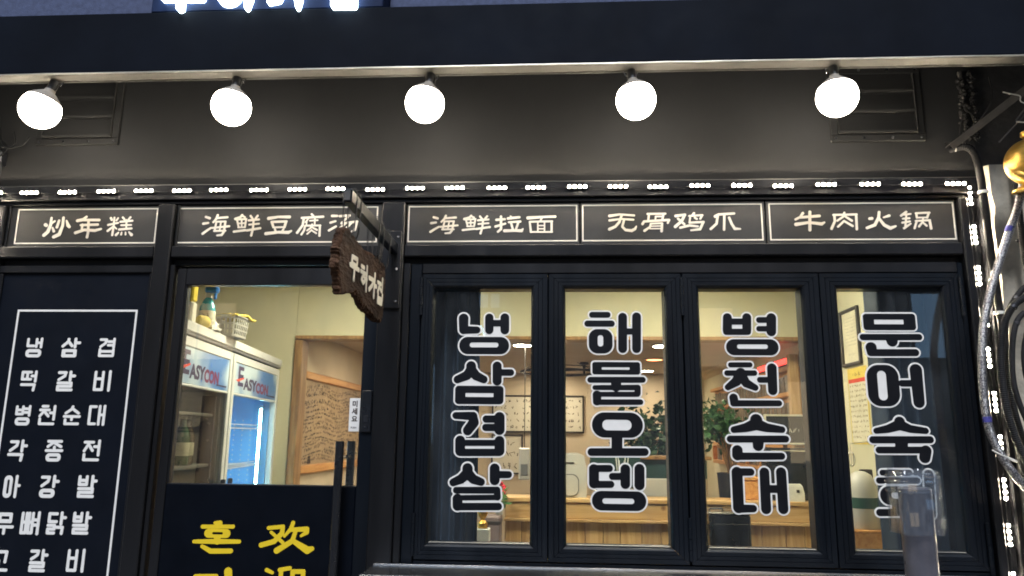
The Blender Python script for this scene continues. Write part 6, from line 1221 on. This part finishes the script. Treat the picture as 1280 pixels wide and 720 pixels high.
bx('strip', 'red_led', t, 1.868, 1.88, 2.74, 3.7, 2.07, 2.115, .003); bx('holder', 'frame_dark', t, 1.8805, 1.9035, 2.72, 3.72, 2.06, 2.125, .003)
t = thing('small_frame', 'small brown picture frame low on the back wall', 'picture frame', (1.72, 6.49, 1.2))
bx('rim', 'oak_trim', t, 1.66, 1.84, 6.47, 6.497, 1.12, 1.62, .006); bx('print', 'poster_paper', t, 1.68, 1.82, 6.466, 6.4695, 1.15, 1.59, 0)
t = thing('wall_cornice', 'pale cornice along the top of the back room right wall', 'cornice', (1.88, 4.5, 2.2))
fixn(MB().prism([(1.9035, 2.20), (1.9035, 2.284), (1.83, 2.284), (1.85, 2.25), (1.88, 2.235)], lambda a, b_, d_: (a, d_, b_), 2.41, 6.49).build('moulding', 'plaster_warm', t))

# ---- frame, poster and canister on the right wall
t = thing('framed_certificate', 'black framed certificate hanging on the side wall', 'picture frame', (1.9, 1.52, 1.93))
bx('frame', 'frame_dark', t, 1.884, 1.9035, 1.365, 1.385, 1.930, 2.30, .003); bx('frame', 'frame_dark', t, 1.884, 1.9035, 1.645, 1.665, 1.930, 2.30, .003)
bx('frame', 'frame_dark', t, 1.885, 1.9035, 1.386, 1.644, 1.930, 1.95, .003); bx('frame', 'frame_dark', t, 1.885, 1.9035, 1.386, 1.644, 2.28, 2.30, .003)
bx('sheet', 'poster_paper', t, 1.898, 1.9015, 1.386, 1.644, 1.951, 2.279, 0)
squiggles([(1.43, 1.60, 2.24 - .022 * k, .010) for k in range(9)] + [(1.46, 1.57, 2.0, .02)], lambda a, b_: (1.8975, a, b_), 'fridge_grey', 'print', t, .0008, 0, rng)['kind'] = 'stuff'
t = thing('yellow_price_poster', 'yellow-edged price poster with a red heading on the side wall', 'poster', (1.9, 1.46, 1.43))
bx('sheet', 'poster_yellow', t, 1.901, 1.9038, 1.325, 1.625, 1.435, 1.915, 0); bx('paper', 'poster_paper', t, 1.8998, 1.9008, 1.338, 1.612, 1.448, 1.845, 0); bx('heading_band', 'poster_red', t, 1.8992, 1.8997, 1.338, 1.612, 1.82, 1.845, 0)
squiggles([(a, b_, 1.80 - .032 * k, .017) for k in range(11) for a, b_ in ((1.35, 1.42), (1.44, 1.60))] + [(1.42, 1.54, 1.878, .03)], lambda a, b_: (1.8990, a, b_), 'ink', 'print', t, .0015, 0, rng)['kind'] = 'stuff'
t = thing('white_canister', 'white round-topped canister with a dark green band inside the rightmost window', 'canister', (1.765, 1.2, .95))
MB().lathe([(.082, .962), (.085, .97), (.085, 1.17), (.078, 1.22), (.055, 1.262), (.025, 1.28), (.002, 1.283)], 26, (1.770, 1.2, 0)).build('body', 'appliance_white', t, True)
MB().lathe([(.0855, 1.075), (.0865, 1.076), (.0865, 1.135), (.0855, 1.136)], 26, (1.770, 1.2, 0)).build('band', 'green_band', t, True)
bx('back_plate', 'frame_dark', t, 1.80, 1.87, 1.27, 1.30, .962, 1.29, .004)
t = thing('wooden_crate', 'reddish wooden crate under the white canister', 'crate', (1.78, 1.2, .01))
for k in range(6): bx('slat', 'orange_wood', t, 1.665, 1.895, 1.09, 1.11, .01 + .158 * k, .01 + .158 * k + .15, .003)
bx('top', 'orange_wood', t, 1.66, 1.90, 1.085, 1.33, .945, .9605, .003); bx('side', 'orange_wood', t, 1.665, 1.685, 1.112, 1.32, .008, .944, .003); bx('side', 'orange_wood', t, 1.875, 1.895, 1.112, 1.32, .008, .944, .003)
t = thing('wire_whisk', 'small coiled metal whisk hanging above the white canister', 'whisk', (1.80, 1.40, 1.3))
for k in range(5):
    a = k * math.pi / 5
    lp = [(1.80 + .022 * math.sin(s_) * math.cos(a), 1.40 + .022 * math.sin(s_) * math.sin(a), 1.345 + .045 * math.cos(s_)) for s_ in [2 * math.pi * i / 16 for i in range(17)]]
    MB().tube(lp, .0014, 5, False).build('loop', 'steel', t, True)
MB().tube([(1.80, 1.40, 1.39), (1.80, 1.40, 1.44), (1.9035, 1.40, 1.45)], .003, 6).build('hanger', 'steel', t, True)

# ================================================================== ACROSS THE STREET (seen only as a reflection in the glass)
ob = thing('opposite_building', 'plain dark building across the street', 'building', (0, -12.5, 0))
bx('wall', 'building_grey', ob, -14, 14, -16, -12.0, -0.139, 5.0, 0)
for x0, x1, z0, z1, m_ in ((-1.64, -1.22, 3.75, 4.4, 'reflect_cool'), (-3.2, -2.55, 1.3, 2.9, 'reflect_cool'), (7.2, 8.4, 3.1, 4.4, 'reflect_cool'), (2.2, 3.6, 2.9, 4.1, 'reflect_warm'), (-8.5, -6.9, 3.0, 4.2, 'reflect_warm'), (4.6, 5.8, 1.0, 2.6, 'reflect_warm'), (-6.0, -4.6, 0.3, 2.4, 'appliance_black')):  # glowing panes added as vague sources to reflect in the shop glass
    w_ = bx('window', 'frame_dark', ob, x0 - .06, x1 + .06, -11.999, -11.97, z0 - .06, z1 + .06, .01); bx('pane', m_, w_, x0, (x0 + x1) / 2 - .03, -11.969, -11.962, z0, z1, 0); bx('pane', m_, w_, (x0 + x1) / 2 + .03, x1, -11.969, -11.962, z0, z1, 0)
t = thing('lit_street_sign', 'small lit blue sign reflected in the leftmost window', 'sign', (-2.1, -11.9, 3.3))
bx('panel', 'appliance_black', t, -3.4, -1.05, -11.955, -11.90, 3.3, 4.1, .01)
text_mesh('aya', .50, lambda a, b_, d_: (-1.20 - a, -11.896, 3.5 + b_), bold=.004).build('lettering', 'aya_blue', t)

for x0, x1, lab in ((-14, -3.62, 'plain dark neighbouring building beyond the left edge'), (2.72, 14, 'plain dark neighbouring building beyond the right edge')):
    nb_ = thing('neighbour_building', lab, 'building', ((x0 + x1) / 2, 3, 0)); bx('wall', 'building_grey', nb_, x0, x1, 0.03, 7.0, 0.001, 6.5, 0.01)
    bx('shutter', 'vent_dark', nb_, (x0 + x1) / 2 - 1.8, (x0 + x1) / 2 + 1.8, 0.005, 0.028, 0.01, 2.6, 0.004); bx('cornice', 'stucco_bluelit', nb_, x0, x1, -0.1, 0.028, 3.1, 3.4, 0.01)
